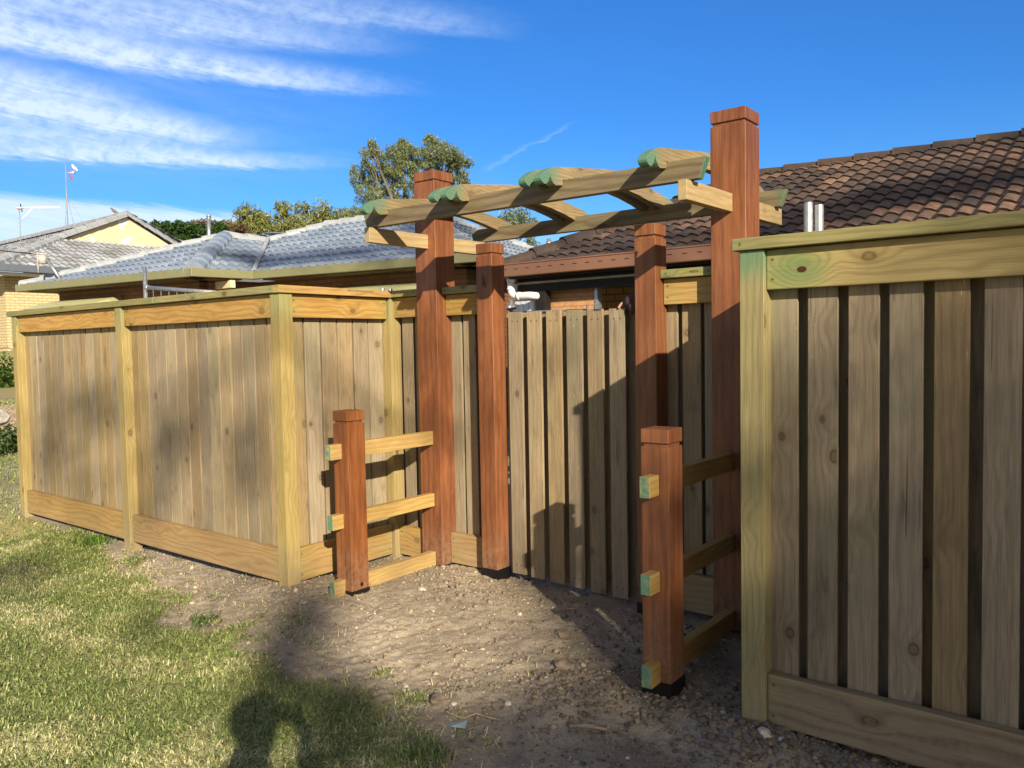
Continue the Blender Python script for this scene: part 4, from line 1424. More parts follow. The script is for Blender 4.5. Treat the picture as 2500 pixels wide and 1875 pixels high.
mb = MB(); wall_quad(mb, (-5.90, 7.62, 0), (-4.765, 7.62, 0), 0, 2.19, 0.15, (0, 1, 0)); mb.build('brick_wall', M['brick_orange'], bh)
mb = MB(); wall_quad(mb, (-5.75, 8.5, 0), (XE, 8.5, 0), 0, 2.19, 0.15, (0, 1, 0)); mb.build('rear_wall', M['brick_gold'], bh)
mb = MB(); mb.box((-4.765, 7.61, 0), (-4.725, 7.70, 2.19), 2); mb.build('corner_trim', M['galv'], bh)
wn = MB(); wn.box((-5.87, 7.585, 1.0), (-5.565, 7.618, 2.17), 2); wf = wn.build('window', M['pvc'], bh, 0.004)
wn = MB(); wn.box((-5.85, 7.579, 1.97), (-5.585, 7.584, 2.15), 2); wn.build('pane', M['glass'], wf)
wn = MB()
for k in range(7):
    wn.box((-5.85 + k * .039, 7.577 + (k % 2) * .004, 1.02), (-5.85 + k * .039 + .036, 7.584, 1.96), 2)
wn.build('blind', M['white_sheet'], wf)
# drain pipe in white pvc under the brown gutter
mb = MB()
pts = [(-5.775, 7.40, 2.235), (-5.775, 7.40, 2.10)]
for k in range(1, 8):
    a = k / 7 * math.pi / 2
    pts.append((-5.775 + 0.09 * (1 - math.cos(a)), 7.40, 2.10 - 0.09 * math.sin(a)))
pts.append((-5.50, 7.40, 2.01))
for k in range(1, 7):
    a = k / 6 * math.pi / 2
    pts.append((-5.50 + 0.06 * math.sin(a), 7.40 + .16 * (1 - math.cos(a)), 2.01 - .002 * k))
mb.tube(pts, 0.043, 14)
mb.tube([(-5.775, 7.40, 2.235), (-5.775, 7.40, 2.18)], 0.051, 14)
mb.tube([(-5.775, 7.40, 2.11), (-5.775, 7.40, 2.085)], 0.048, 14)
mb.tube([(-5.68, 7.40, 2.01), (-5.64, 7.40, 2.01)], 0.048, 14)
mb.build('drain_pipe', M['pvc'], bh, 0, True)

# ---- grey tiled house on the left
gh = thing('grey_roof_house', 'brick house with pale grey hipped tile roof and olive gutters behind the left fence', 'house', (-13.0, 10.0, 0))
E0, E1, Vv, Cc = Vector((-17.654, 6.704, 2.815)), Vector((-12.584, 7.428, 2.815)), Vector((-12.433, 8.493, 2.815)), Vector((-7.854, 9.224, 2.815))
A_ = Vector((-14.672, 9.373, 3.758)); W_ = Vector((-14.42, 10.217, 3.704)); W3 = Vector((-14.584, 10.333, 3.73)); K_ = Vector((-13.808, 11.305, 4.086)); M_ = Vector((-11.542, 11.954, 4.206))
gdir = (E1 - E0).normalized()
gdir3 = (Cc - Vv).normalized()
rk = dict(period=0.185, course=0.345, amp=0.020, lip=0.036, tile_w=0.37)
tile_roof('roof', [E0, E1, A_], gdir, M['tile_grey'], gh, **rk)
tile_roof('roof_side', [E1, Vv, W_, A_], (Vv - E1), M['tile_grey'], gh, **rk)
tile_roof('main_roof', [Vv, Cc, M_, K_, W3], gdir3, M['tile_grey'], gh, **rk)
back = Vector((-0.14, 0.99, 0))
Cb = Cc + back * 5.2 + Vector((-0.2, 0, 0))
tile_roof('main_roof_end', [Cc, Cb, M_], (Cb - Cc), M['tile_grey'], gh, **rk)
Eb = E0 + back * 4.5
tile_roof('roof_back', [Eb, E0, A_, K_ + back * 0.5 - Vector((0, 0, 0.2))], (E0 - Eb), M['tile_grey'], gh, **rk)
Bb = K_ + back * 3.0 + Vector((0, 0, -1.25))
tile_roof('main_roof_back', [Cb, Bb, K_, M_], (Bb - Cb), M['tile_grey'], gh, **rk)
up3 = Vector((0, 0, .03))
ridge_cap('hip_cap', [E0 + up3, A_ + up3], 0.12, M['mortar'], gh, 0.42, 0.6)
ridge_cap('hip_cap', [E1 + up3, A_ + up3], 0.17, M['tile_grey'], gh, 0.40, 0.45)
ridge_cap('ridge_cap', [A_ + up3, (W3 + W_) / 2 + up3], 0.13, M['mortar'], gh, 0.42, 0.6)
ridge_cap('ridge_cap', [W3 + up3, K_ + up3, M_ + up3], 0.13, M['mortar'], gh, 0.42, 0.7)
ridge_cap('hip_cap', [Cc + up3, M_ + up3], 0.13, M['mortar'], gh, 0.42, 0.6)
ridge_cap('hip_cap', [Cb + up3, M_ + up3], 0.13, M['mortar'], gh, 0.42, 0.6)
mb = MB(); mb.tube([Vv + Vector((0, 0, .04)), W_ + Vector((0, 0, .06))], 0.045, 8); mb.build('valley_flashing', M['mortar'], gh)


def outn(a, b):
    d = (b - a).normalized()
    return Vector((d.y, -d.x, 0))


mb = MB()
for a, b in ((E0, E1), (E1, Vv), (Vv, Cc), (Cc, Cb)):
    o_ = outn(a, b)
    e = (b - a).normalized() * 0.1
    strip(mb, a - e * (0 if a is Vv else 1), b + e * (0 if b is Vv else .9), o_, -0.125, 0.02, 0.0, 0.115)
gut_ = mb.build('gutter', M['olive'], gh, 0.012)
mb = MB()
for a, b in ((E0, E1), (E1, Vv), (Vv, Cc), (Cc, Cb)):
    o_ = outn(a, b)
    strip(mb, a - (b - a).normalized() * (-0.25), b - (b - a).normalized() * 0.25, o_, -0.145, -0.126, -0.75, 0.04)
mb.build('soffit', M['soffit'], gh)
mb = MB()
ins = 0.45
for a, b in ((E0, E1), (E1, Vv), (Vv, Cc), (Cc, Cb)):
    o_ = outn(a, b)
    d = (b - a).normalized()
    a2 = a - o_ * ins + d * (ins if a is not Vv else -ins)
    b2 = b - o_ * ins - d * (ins if b is not Vv else -ins)
    a2 = a2 + d * 0.004
    b2 = b2 - d * 0.004
    wall_quad(mb, (a2.x, a2.y, 0), (b2.x, b2.y, 0), 0, 2.69, 0.2, -o_)
mb.build('brick_wall', M['brick_shaded'], gh)
# window hoods: folded metal sheets standing off the wall


def hood(a, b, ztop, zbot, outv, wall_out, parent):
    """a,b: ends of the top edge on the wall"""
    a, b, o_ = Vector(a), Vector(b), Vector(outv)
    d = (b - a).normalized()
    m = MB()
    t0, t1 = a + d * 0.22, b - d * 0.22
    q = [Vector((t0.x, t0.y, ztop)), Vector((t1.x, t1.y, ztop)), Vector((b.x, b.y, ztop)) + o_ * wall_out * .55 + Vector((0, 0, (zbot - ztop) * .45)), Vector((a.x, a.y, ztop)) + o_ * wall_out * .55 + Vector((0, 0, (zbot - ztop) * .45)),
         Vector((b.x, b.y, zbot)) + o_ * wall_out, Vector((a.x, a.y, zbot)) + o_ * wall_out]
    bi = len(m.v)
    m.v += [tuple(p) for p in q]
    m.face([bi, bi + 1, bi + 2, bi + 3]); m.face([bi + 3, bi + 2, bi + 4, bi + 5])
    ws = [Vector((a.x, a.y, zbot)), Vector((b.x, b.y, zbot))]
    bj = len(m.v)
    m.v += [tuple(p) for p in ws]
    m.face([bi, bi + 3, bi + 5, bj]); m.face([bi + 1, bj + 1, bi + 4, bi + 2])
    o = m.build('window_hood', M['hood'], parent)
    o.modifiers.new('thick', 'SOLIDIFY').thickness = 0.006
    return o


o1 = outn(E0, E1)
wa = E0 - o1 * ins
d1 = (E1 - E0).normalized()
pa = Vector((-17.05, 7.40, 0)); pb = Vector((-15.40, 7.64, 0))
pa -= o1 * ((pa - wa).dot(o1)); pb -= o1 * ((pb - wa).dot(o1))
hood(pa - d1 * .15, pb + d1 * .3, 2.52, 2.30, o1, 0.80, gh)
o3 = outn(Vv, Cc)
wv = Vv - o3 * ins
d3 = (Cc - Vv).normalized()
pc = wv + d3 * 1.55
pd = pc + d3 * 2.3
hood(pc - d3 * .1, pd, 2.50, 2.30, o3, 0.80, gh)
for c_, o_, d_ in ((pa + d1 * 0.9, o1, d1), (pc + d3 * 1.1, o3, d3)):
    for z0, z1, hw in ((1.0, 2.35, 0.8),):
        a = c_ - d_ * hw; b = c_ + d_ * hw
        mb = MB()
        strip(mb, (a.x, a.y, 0), (b.x, b.y, 0), o_, z0, z1, 0.0, 0.05)
        mb.build('window', M['glass'], gh)
rb = E1 + (Vv - E1) * 0.62 + d3 * 0.02
mb = MB()
strip(mb, (rb.x - 0.5, rb.y, 2.60), (rb.x + 0.05, rb.y - 0.04, 2.60), (0, -1, 0), -0.07, 0.06, -0.05, 0.05)
mb.build('rafter_tail', M['creamtimber'], gh, 0.004)
# galvanised flue on the roof
mb = MB()
mb.tube([(-15.864, 9.737, 3.4), (-15.87, 9.755, 4.27)], 0.044, 12)
mb.tube([(-15.87, 9.755, 4.27), (-15.87, 9.757, 4.33)], 0.036, 10)
mb.tube([(-15.87, 9.757, 4.32), (-15.87, 9.758, 4.37)], 0.05, 12)
tag(mb.build('flue', M['galv'], None, 0, True), 'thin metal flue pipe rising behind the grey roof', 'flue')
# service bracket for the overhead wire
sv = thing('service_bracket', 'pipe bracket holding the overhead wire at the left end of the grey roof', 'wire bracket', (-16.476, 6.95, 2.848))
mb = MB(); mb.tube([(-16.476, 6.95, 2.82), (-16.72, 6.786, 3.284)], 0.032, 8); mb.build('pipe', M['galv'], sv, 0, True)
mb = MB(); mb.tube([(-16.79, 6.74, 3.19), (-16.79, 6.74, 3.35)], [0.085, 0.075], 10); mb.tube([(-16.88, 6.69, 3.38), (-16.88, 6.69, 3.02)], 0.02, 6); mb.tube([(-16.70, 6.80, 3.37), (-16.95, 6.64, 3.39)], 0.018, 6); mb.build('insulator', M['stone_grey'], sv, 0, True)
mb = MB()
mb.tube([(-16.90, 6.67, 3.38), (-19.5, 5.9, 3.72), (-24.0, 4.8, 4.4), (-34, 2.4, 6.6)], 0.012, 5)
tag(mb.build('overhead_wire', M['darkpaint']), 'thin dark overhead wire running left from the pipe bracket', 'wire')

# ---- far gable house
fh = thing('gabled_house', 'cream brick house with weathered grey tiles and a peeling cream gable at far left', 'house', (-26, 11, 0))
gz = 3.75
cx_ = -23.09
pitch = math.radians(22)
hipx, hipy = -23.09, 7.95
G0 = Vector((-26.1, 11.0, gz + 3.01 * math.tan(pitch)))
G1 = Vector((-26.1, 14.80, gz + 3.01 * math.tan(pitch)))
AP = Vector((-26.1, 13.05, 5.885))
HC = Vector((cx_, 8.05, gz))
HE = Vector((cx_, 18.4, gz))
ro = dict(period=0.2, course=0.36, amp=0.022, lip=0.036, tile_w=0.4)
tile_roof('roof_end', [HC, HE, G1, G0], (0, 1, 0), M['tile_old'], fh, **ro)
RD = Vector((-40, 13.05, 5.885))
tile_roof('roof', [Vector((-40, 8.05, gz)), HC, G0, AP, RD], (1, 0, 0), M['tile_old'], fh, **ro)
tile_roof('roof_back', [HE, Vector((-40, 18.05, gz)), RD, AP, G1], (-1, 0, 0), M['tile_old'], fh, **ro)
ridge_cap('hip_cap', [HC + up3, G0 + up3], 0.16, M['tile_old'], fh, 0.42, 0.75)
ridge_cap('hip_cap', [HE + up3, G1 + up3], 0.16, M['tile_old'], fh, 0.42, 0.75)
ridge_cap('verge_cap', [G0 + up3 + Vector((.05, -.2, -.05)), AP + up3 + Vector((.05, 0, 0.02))], 0.17, M['tile_old'], fh, 0.36, 0.4)
ridge_cap('verge_cap', [AP + up3 + Vector((.05, 0, 0.02)), G1 + up3 + Vector((.05, .2, -.05))], 0.17, M['tile_old'], fh, 0.36, 0.4)
ridge_cap('ridge_cap', [AP + up3, RD + up3], 0.15, M['tile_old'], fh, 0.42, 0.5)
mb = MB()
mb.prism([(G0.y + .05, G0.z - .05), (G1.y - .05, G1.z - .05), (AP.y, AP.z - .03)], lambda p: (-26.06, p[0], p[1]), (-0.1, 0, 0))
mb.build('gable_wall', M['render'], fh)
mb = MB()
strip(mb, (cx_, 7.95, gz), (cx_, 18.4, gz), (1, 0, 0), -0.17, 0.02, -0.02, 0.13)
strip(mb, (-40, 7.98, gz), (cx_ + .1, 7.98, gz), (0, -1, 0), -0.17, 0.02, -0.02, 0.13)
mb.build('gutter', M['greygutter'], fh, 0.015)
mb = MB()
strip(mb, (cx_ - .05, 8.1, gz), (cx_ - .05, 18.3, gz), (-1, 0, 0), -0.26, -0.175, 0.0, 0.06)
mb.build('fascia_board', M['pvc'], fh)
mb = MB()
wall_quad(mb, (cx_ - .75, 8.6, 0), (cx_ - .75, 18, 0), 0.3, gz - .2, 0.2, (-1, 0, 0))
wall_quad(mb, (-40, 8.605, 0), (cx_ - .76, 8.605, 0), 0.3, gz - .2, 0.2, (0, 1, 0))
mb.build('brick_wall', M['brick_cream'], fh)
mb = MB(); mb.box((cx_ - .76, 10.02, 0.3), (cx_ - .64, 10.30, gz - .95), 2); mb.build('brick_pier', M['creamtimber'], fh)
mb = MB(); strip(mb, (cx_ - .6, 9.75, 3.42), (cx_ + .02, 9.75, 3.42), (0, 1, 0), -0.13, 0.06, -.09, 0.09); mb.build('rafter_tail', M['creamtimber'], fh, 0.005)
mb = MB(); mb.box((cx_ - .74, 10.55, 2.2), (cx_ - .70, 11.9, 2.72), 1); wf = mb.build('window', M['creamtimber'], fh)
mb = MB(); mb.box((cx_ - .699, 10.6, 2.25), (cx_ - .694, 11.15, 2.68), 1); mb.box((cx_ - .699, 11.2, 2.25), (cx_ - .694, 11.85, 2.68), 1); mb.build('pane', M['glass'], wf)

# antennas, birds
an = thing('tv_antenna', 'horizontal white television antenna on a short mast at the far left of the roofs', 'antenna', (-29.7, 11.25, 5.0))
mb = MB(); mb.tube([(-29.708, 11.254, 4.6), (-29.741, 11.283, 6.33)], 0.017, 8); mb.build('mast', M['antenna'], an, 0, True)
mb = MB(); mb.tube([(-29.81, 11.228, 6.355), (-28.648, 12.135, 6.345)], 0.027, 8); mb.tube([(-29.402, 11.545, 6.32), (-29.726, 11.27, 5.9)], 0.016, 6); mb.build('boom', M['antenna_white'], an, 0, True)
mb = MB(); mb.tube([(-29.69, 11.30, 6.49), (-29.71, 11.33, 6.36), (-29.66, 11.337, 6.225)], 0.018, 6); mb.tube([(-29.75, 11.40, 6.38), (-29.60, 11.33, 6.34)], 0.018, 6); mb.build('dipole', M['darkpaint'], an, 0, True)
mb = MB(); mb.ball((-29.74, 11.27, 6.31), (0.05, 0.05, 0.02)); mb.build('clamp', M['red_plastic'], an, 0, True)
an = thing('tall_antenna', 'tall thin mast on struts carrying a grid antenna above the far left roof', 'antenna', (-30.55, 13.17, 5.6))
mb = MB(); mb.tube([(-30.55, 13.17, 5.0), (-30.612, 13.194, 7.17), (-30.63, 13.21, 7.6), (-30.68, 13.238, 8.73)], [0.02, 0.018, 0.014, 0.009], 8); mb.build('mast', M['antenna'], an, 0, True)
mb = MB(); mb.tube([(-30.60, 13.2, 7.17), (-30.30, 13.36, 5.6)], 0.012, 6); mb.tube([(-30.62, 13.19, 7.12), (-30.66, 13.10, 5.6)], 0.011, 6); mb.tube([(-30.60, 13.2, 7.17), (-29.9, 13.6, 5.8)], 0.005, 5); mb.build('strut', M['antenna'], an, 0, True)
mb = MB()
for k in range(6):
    q = k / 5
    mb.tube([(-30.60 + .10 * q, 13.265 + .03 * q, 8.15 - .39 * q), (-30.47 + .10 * q, 13.36 + .03 * q, 8.13 - .39 * q)], 0.007, 5)
mb.tube([(-30.60, 13.265, 8.15), (-30.567, 13.279, 7.97), (-30.50, 13.31, 7.76)], 0.014, 6)
mb.tube([(-30.61, 13.25, 7.80), (-30.585, 13.265, 7.73), (-30.54, 13.29, 7.715), (-30.48, 13.33, 7.74), (-30.44, 13.36, 7.82)], 0.013, 6)
mb.build('grid_reflector', M['red_plastic'], an, 0, True)
mb = MB(); mb.tube([(-30.60, 13.27, 7.955), (-30.44, 13.38, 7.96), (-30.41, 13.40, 7.96)], [0.012, 0.022, 0.055], 8); mb.build('feed_horn', M['antenna_white'], an, 0, True)


def bird(loc, heading, s, mat, label, flat=1.0):
    a = math.radians(heading)
    d = Vector((math.cos(a), math.sin(a), 0)) * flat
    L = Vector(loc)
    o = thing('bird', label, 'bird', loc)
    mb = MB()
    mb.tube([L + d * (-0.19) * s + Vector((0, 0, 0.0)) * s, L + d * (-0.12) * s + Vector((0, 0, .035 * s)), L + d * (-0.03) * s + Vector((0, 0, .085 * s)), L + d * 0.05 * s + Vector((0, 0, .13 * s)), L + d * 0.085 * s + Vector((0, 0, .175 * s)), L + d * 0.10 * s + Vector((0, 0, .205 * s)), L + d * 0.125 * s + Vector((0, 0, .21 * s)), L + d * 0.16 * s + Vector((0, 0, .20 * s))],
            [0.012 * s, 0.035 * s, 0.058 * s, 0.055 * s, 0.033 * s, 0.034 * s, 0.028 * s, 0.004 * s], 9)
    mb.build('body', mat, o, 0, True)
    mb = MB()
    side = d.cross(Vector((0, 0, 1)))
    for q in (-1, 1):
        mb.tube([L + side * 0.02 * q * s + Vector((0, 0, .06 * s)), L + side * 0.02 * q * s + Vector((0, 0, -.04 * s))], 0.006 * s, 5)
    mb.build('legs', M['red_plastic'], o)


bird((-30.40, 13.42, 8.02), 215, 1.0, M['bird_white'], 'white bird perched on the tall antenna', 0.62)
bird((-26.15, 12.72, 5.92), 210, 0.85, M['bird_grey'], 'dark pigeon standing on the far gable ridge')

# rock wall, hedge, drive at far left
rw = thing('rock_wall', 'low wall of rough boulders at the far left edge of the lawn', 'rock wall', (-13.2, 5, 0))
for k in range(26):
    rg = random.Random(k)
    y0 = 3.3 + (k % 9) * 0.42 + (k // 9) * 0.17
    z0 = 0.10 + (k // 9) * 0.22
    bm = bmesh.new()
    bmesh.ops.create_icosphere(bm, subdivisions=2, radius=1.0)
    for v in bm.verts:
        v.co *= 1 + 0.35 * mnoise.noise(v.co * 1.2 + Vector((k * 2.3, 1, 0)))
        v.co = Vector((v.co.x * 0.2, v.co.y * 0.25, v.co.z * 0.16)) + Vector((-13.05 - (k // 9) * 0.06, y0, z0))
    me = bpy.data.meshes.new('boulder'); bm.to_mesh(me); bm.free()
    me.materials.append(M['stone_grey'] if k % 3 else M['clod'])
    o = bpy.data.objects.new('boulder', me); COL.objects.link(o); o.parent = rw; o.matrix_parent_inverse = Matrix.Translation(-rw.location)
mb = MB()
mb.poly([(-13.5, 1.0, 0.70), (-13.5, 14.0, 0.70), (-18.7, 14.0, 0.70), (-18.7, 1.0, 0.70)])
tag(mb.build('driveway', M['concrete']), None, None, None, 'structure')


def leaf_cloud(centers, radii, per, size, seed, aspect=0.35, droop=0.0, shell=0.55, tone_mu=0.45, tone_sd=0.22):
    """many small leaf faces in clumps; returns verts, faces, tone"""
    rng = np.random.default_rng(seed)
    Cn = np.repeat(np.asarray(centers, float), per, 0)
    Rr = np.repeat(np.asarray(radii, float), per, 0)
    n = len(Cn)
    d = rng.normal(size=(n, 3)); d /= np.linalg.norm(d, axis=1)[:, None]
    r = rng.uniform(0, 1, n) ** (1 / 3.0)
    r = shell * np.sqrt(r) + (1 - shell) * r
    p = Cn + d * r[:, None] * Rr
    u = rng.normal(size=(n, 3)); u[:, 2] -= droop
    u /= np.linalg.norm(u, axis=1)[:, None]
    w = np.cross(u, rng.normal(size=(n, 3))); w /= np.linalg.norm(w, axis=1)[:, None]
    s = size * rng.uniform(0.6, 1.35, n)[:, None]
    v = np.stack([p - u * s * .5, p + w * s * aspect * .5, p + u * s * .5, p - w * s * aspect * .5], 1).reshape(-1, 3)
    f = np.arange(n * 4).reshape(n, 4)
    ct = np.repeat(rng.normal(0, 0.12, len(centers)), per)
    t = np.clip(rng.normal(tone_mu, tone_sd, n) + ct, 0, 1)
    return v, f, t


def sprig_centers(blobs, per_blob, seed, surf=0.72):
    rng = np.random.default_rng(seed)
    out = []
    for (c, r, k) in blobs:
        m = int(per_blob * k)
        d = rng.normal(size=(m, 3)); d /= np.linalg.norm(d, axis=1)[:, None]
        q = surf + (1.08 - surf) * rng.uniform(0, 1, m)
        q = np.where(rng.uniform(0, 1, m) < 0.3, q * rng.uniform(0.3, 1, m), q)
        out.append(np.asarray(c) + d * q[:, None] * np.asarray(r))
    return np.concatenate(out)


def tree(name, label, cat, base, top, blobs, leafmat, barkmat, sprigs, per, sprig_r, size, seed, aspect=0.3, droop=0.0, trunk_r=0.16, group=None, tone_mu=0.45):
    t = thing(name, label, cat, base, group)
    B, T = Vector(base), Vector(top)
    mb = MB()
    mid = B.lerp(T, 0.55) + Vector((0.15, 0.1, 0))
    mb.tube([B - Vector((0, 0, .3)), B.lerp(T, 0.25) + Vector((.05, 0, 0)), mid, T], [trunk_r * 1.25, trunk_r, trunk_r * .8, trunk_r * .5], 10)
    rg = random.Random(seed)
    for (c, r, k) in blobs:
        C = Vector(c)
        st = B.lerp(T, rg.uniform(0.5, 0.95))
        m1 = st.lerp(C, 0.5) + Vector((rg.uniform(-.2, .2), rg.uniform(-.2, .2), rg.uniform(0, .3)))
        mb.tube([st, m1, C], [trunk_r * .42, trunk_r * .28, trunk_r * .1], 7)
        for q in range(5):
            e = C + Vector((rg.uniform(-1, 1) * r[0], rg.uniform(-1, 1) * r[1], rg.uniform(-.6, 1) * r[2])) * 0.85
            s0 = m1.lerp(C, rg.uniform(0.2, 1))
            mb.tube([s0, s0.lerp(e, .5) + Vector((0, 0, .05)), e], [trunk_r * .14, trunk_r * .09, trunk_r * .03], 5)
    mb.build('trunk', barkmat, t, 0, True)
    sc_ = sprig_centers(blobs, sprigs, seed)
    v, f, tn = leaf_cloud(sc_, np.full((len(sc_), 3), sprig_r) * np.random.default_rng(seed).uniform(0.6, 1.3, (len(sc_), 1)), per, size, seed + 1, aspect, droop, tone_mu=tone_mu)
    np_mesh('crown', v, f, leafmat, {'tone': ('FACE', tn)}, t)
    return t


def blob_px(px, py, depth, rx, ry, k=1.0, rd=None):
    """crown blob centred on a sight line at the tree's own distance, radii in photo pixels turned to metres"""
    c = at(px, py, depth)
    m = depth / FPX
    return ((c.x, c.y, c.z), ((rx * m), (rd or rx) * m, ry * m), k)


# tall acacia behind the left tall post
D = 24.0
bl = [blob_px(908, 385, D, 24, 34, .6), blob_px(955, 400, D, 34, 40), blob_px(985, 375, D, 24, 32, .7), blob_px(1018, 400, D, 36, 40), blob_px(1062, 368, D, 30, 30, .9), blob_px(1100, 378, D - .6, 28, 24, .7),
      blob_px(885, 430, D + .5, 28, 26, .6), blob_px(930, 440, D + .3, 36, 32, .8), blob_px(985, 450, D, 42, 38), blob_px(1040, 430, D, 44, 36), blob_px(890, 475, D, 26, 18, .4), blob_px(945, 490, D, 34, 30, .6), blob_px(1005, 510, D, 44, 34, .7), blob_px(1090, 420, D, 34, 26, .6),
      blob_px(1125, 398, D, 26, 13, .4), blob_px(1130, 440, D, 18, 20, .35), blob_px(1050, 345, D, 12, 14, .25), blob_px(905, 358, D, 10, 14, .2), blob_px(985, 350, D, 10, 14, .2), blob_px(878, 530, D, 22, 24, .35), blob_px(905, 560, D, 26, 26, .4), blob_px(965, 560, D, 36, 34, .5), blob_px(1040, 545, D, 40, 30, .5)]
tb = at(1000, 560, D)
tree('acacia_tree', 'tall grey green feathery tree standing behind the tall left post', 'tree', (tb.x, tb.y, 0), (tb.x, tb.y, tb.z + .6), bl, M['leaf_acacia'], M['bark'], 56, 62, 0.125, 0.095, 31, 0.2, 0.8, 0.16, 'trees beyond the houses', 0.5)
# gums right of it, seen under the rafters
D = 30
bl = [blob_px(1255, 530, D, 34, 30), blob_px(1290, 560, D, 22, 34, .6), blob_px(1230, 560, D, 30, 30), blob_px(1300, 600, D, 18, 20, .4), blob_px(1190, 580, D, 30, 30)]
tb = at(1250, 600, D)
tree('gum_tree', 'small loose gum tree seen beneath the pergola rafters', 'tree', (tb.x, tb.y, 0), (tb.x, tb.y, tb.z), bl, M['leaf_acacia'], M['bark'], 30, 34, 0.22, 0.16, 41, 0.22, 0.7, 0.14, 'trees beyond the houses', 0.5)
# pale gums beyond the grey roof
D = 42
bl = [blob_px(720, 545, D, 38, 44), blob_px(770, 530, D, 42, 38), blob_px(800, 560, D, 40, 34), blob_px(700, 575, D, 30, 36, .7), blob_px(690, 512, D, 14, 18, .3), blob_px(830, 545, D, 26, 34, .6), blob_px(750, 580, D, 50, 30)]
tb = at(760, 600, D)
tree('gum_tree', 'broad pale olive gum tree beyond the middle of the grey roof', 'tree', (tb.x, tb.y, 0), (tb.x, tb.y, tb.z), bl, M['leaf_gum'], M['bark_pale'], 44, 34, 0.28, 0.24, 51, 0.25, 0.9, 0.2, 'trees beyond the houses', 0.55)
bl = [blob_px(615, 545, D, 40, 36), blob_px(600, 525, D, 24, 22, .5), blob_px(655, 555, D, 34, 30, .8), blob_px(585, 560, D, 24, 26, .5), blob_px(640, 575, D, 40, 26, .7)]
tb = at(620, 600, D)
tree('gum_tree', 'low yellow olive gum tree right of the thin flue', 'tree', (tb.x, tb.y, 0), (tb.x, tb.y, tb.z), bl, M['leaf_gum'], M['bark_pale'], 40, 34, 0.28, 0.24, 61, 0.25, 0.9, 0.2, 'trees beyond the houses', 0.5)
bl = [blob_px(870, 535, D + 4, 34, 26), blob_px(850, 560, D + 4, 30, 26, .7), blob_px(910, 545, D + 4, 24, 24, .6)]
tb = at(870, 600, D + 4)
tree('gum_tree', 'small pale gum tree left of the tall acacia', 'tree', (tb.x, tb.y, 0), (tb.x, tb.y, tb.z), bl, M['leaf_gum'], M['bark_pale'], 36, 32, 0.3, 0.24, 71, 0.25, 0.9, 0.2, 'trees beyond the houses', 0.5)
D = 37
bl = [blob_px(575, 572, D, 34, 20), blob_px(555, 560, D, 20, 18, .6), blob_px(480, 552, D + 3, 24, 9, .6), blob_px(510, 549, D + 3, 14, 8, .4)]
tb = at(575, 600, D)
tree('rusty_tree', 'brownish dry leaved tree beside the thin flue', 'tree', (tb.x, tb.y, 0), (tb.x, tb.y, tb.z), bl, M['leaf_rust'], M['bark'], 44, 34, 0.2, 0.2, 81, 0.3, 0.3, 0.15, 'trees beyond the houses', 0.5)
D = 33
bl = [blob_px(395, 558, D, 30, 9), blob_px(440, 557, D, 34, 10), blob_px(490, 566, D, 34, 12), blob_px(425, 574, D, 34, 10), blob_px(520, 580, D, 30, 12), blob_px(455, 590, D, 40, 10), blob_px(540, 560, D, 18, 14, .6)]
tb = at(470, 600, D)
tree('flat_topped_tree', 'dark green flat topped tree between the gable and the flue', 'tree', (tb.x, tb.y, 0), (tb.x, tb.y, tb.z), bl, M['leaf_dark'], M['bark'], 44, 40, 0.17, 0.17, 91, 0.35, 0.0, 0.2, 'trees beyond the houses', 0.45)
# vent on the far grey ridge seen under the pergola
mb = MB(); a = at(1340, 590, 16.5); mb.tube([(a.x, a.y, a.z - .9), (a.x, a.y, a.z + .06)], 0.045, 10); mb.tube([(a.x, a.y, a.z - .06), (a.x, a.y, a.z + .0)], 0.06, 10)
tag(mb.build('vent_pipe', M['galv'], None, 0, True), 'pale vent pipe beyond the right end of the grey roof', 'vent pipe')

# hedge and dark shrub at the far left edge
hb = []
for k in range(9):
    hb.append(((-19.4, 5.4 + k * 0.55, 1.02), (0.45, 0.42, 0.42), 1.0))
sc_ = sprig_centers(hb, 60, 3, 0.6)
v, f, tn = leaf_cloud(sc_, np.full((len(sc_), 3), 0.14), 26, 0.07, 5, 0.55)
hd = thing('hedge', 'clipped bright green hedge below the far cream brick house', 'hedge', (-19.4, 7.5, 0.66))
np_mesh('foliage', v, f, M['leaf_hedge'], {'tone': ('FACE', tn)}, hd)
sb = thing('shrub', 'dark leafy shrub at the foot of the boulders beyond the left fence', 'shrub', (-12.2, 4.3, 0))
sc_ = sprig_centers([((-12.3, 4.35, 0.25), (0.35, 0.5, 0.22), 1.0), ((-12.1, 3.9, 0.18), (0.3, 0.3, 0.16), .6)], 60, 13, 0.5)
v, f, tn = leaf_cloud(sc_, np.full((len(sc_), 3), 0.09), 22, 0.06, 15, 0.5)
np_mesh('foliage', v, f, M['leaf_dark'], {'tone': ('FACE', tn)}, sb)
mb = MB(); mb.tube([(-12.2, 4.3, -.1), (-12.25, 4.33, .25)], 0.02, 6); mb.build('stems', M['bark'], sb)

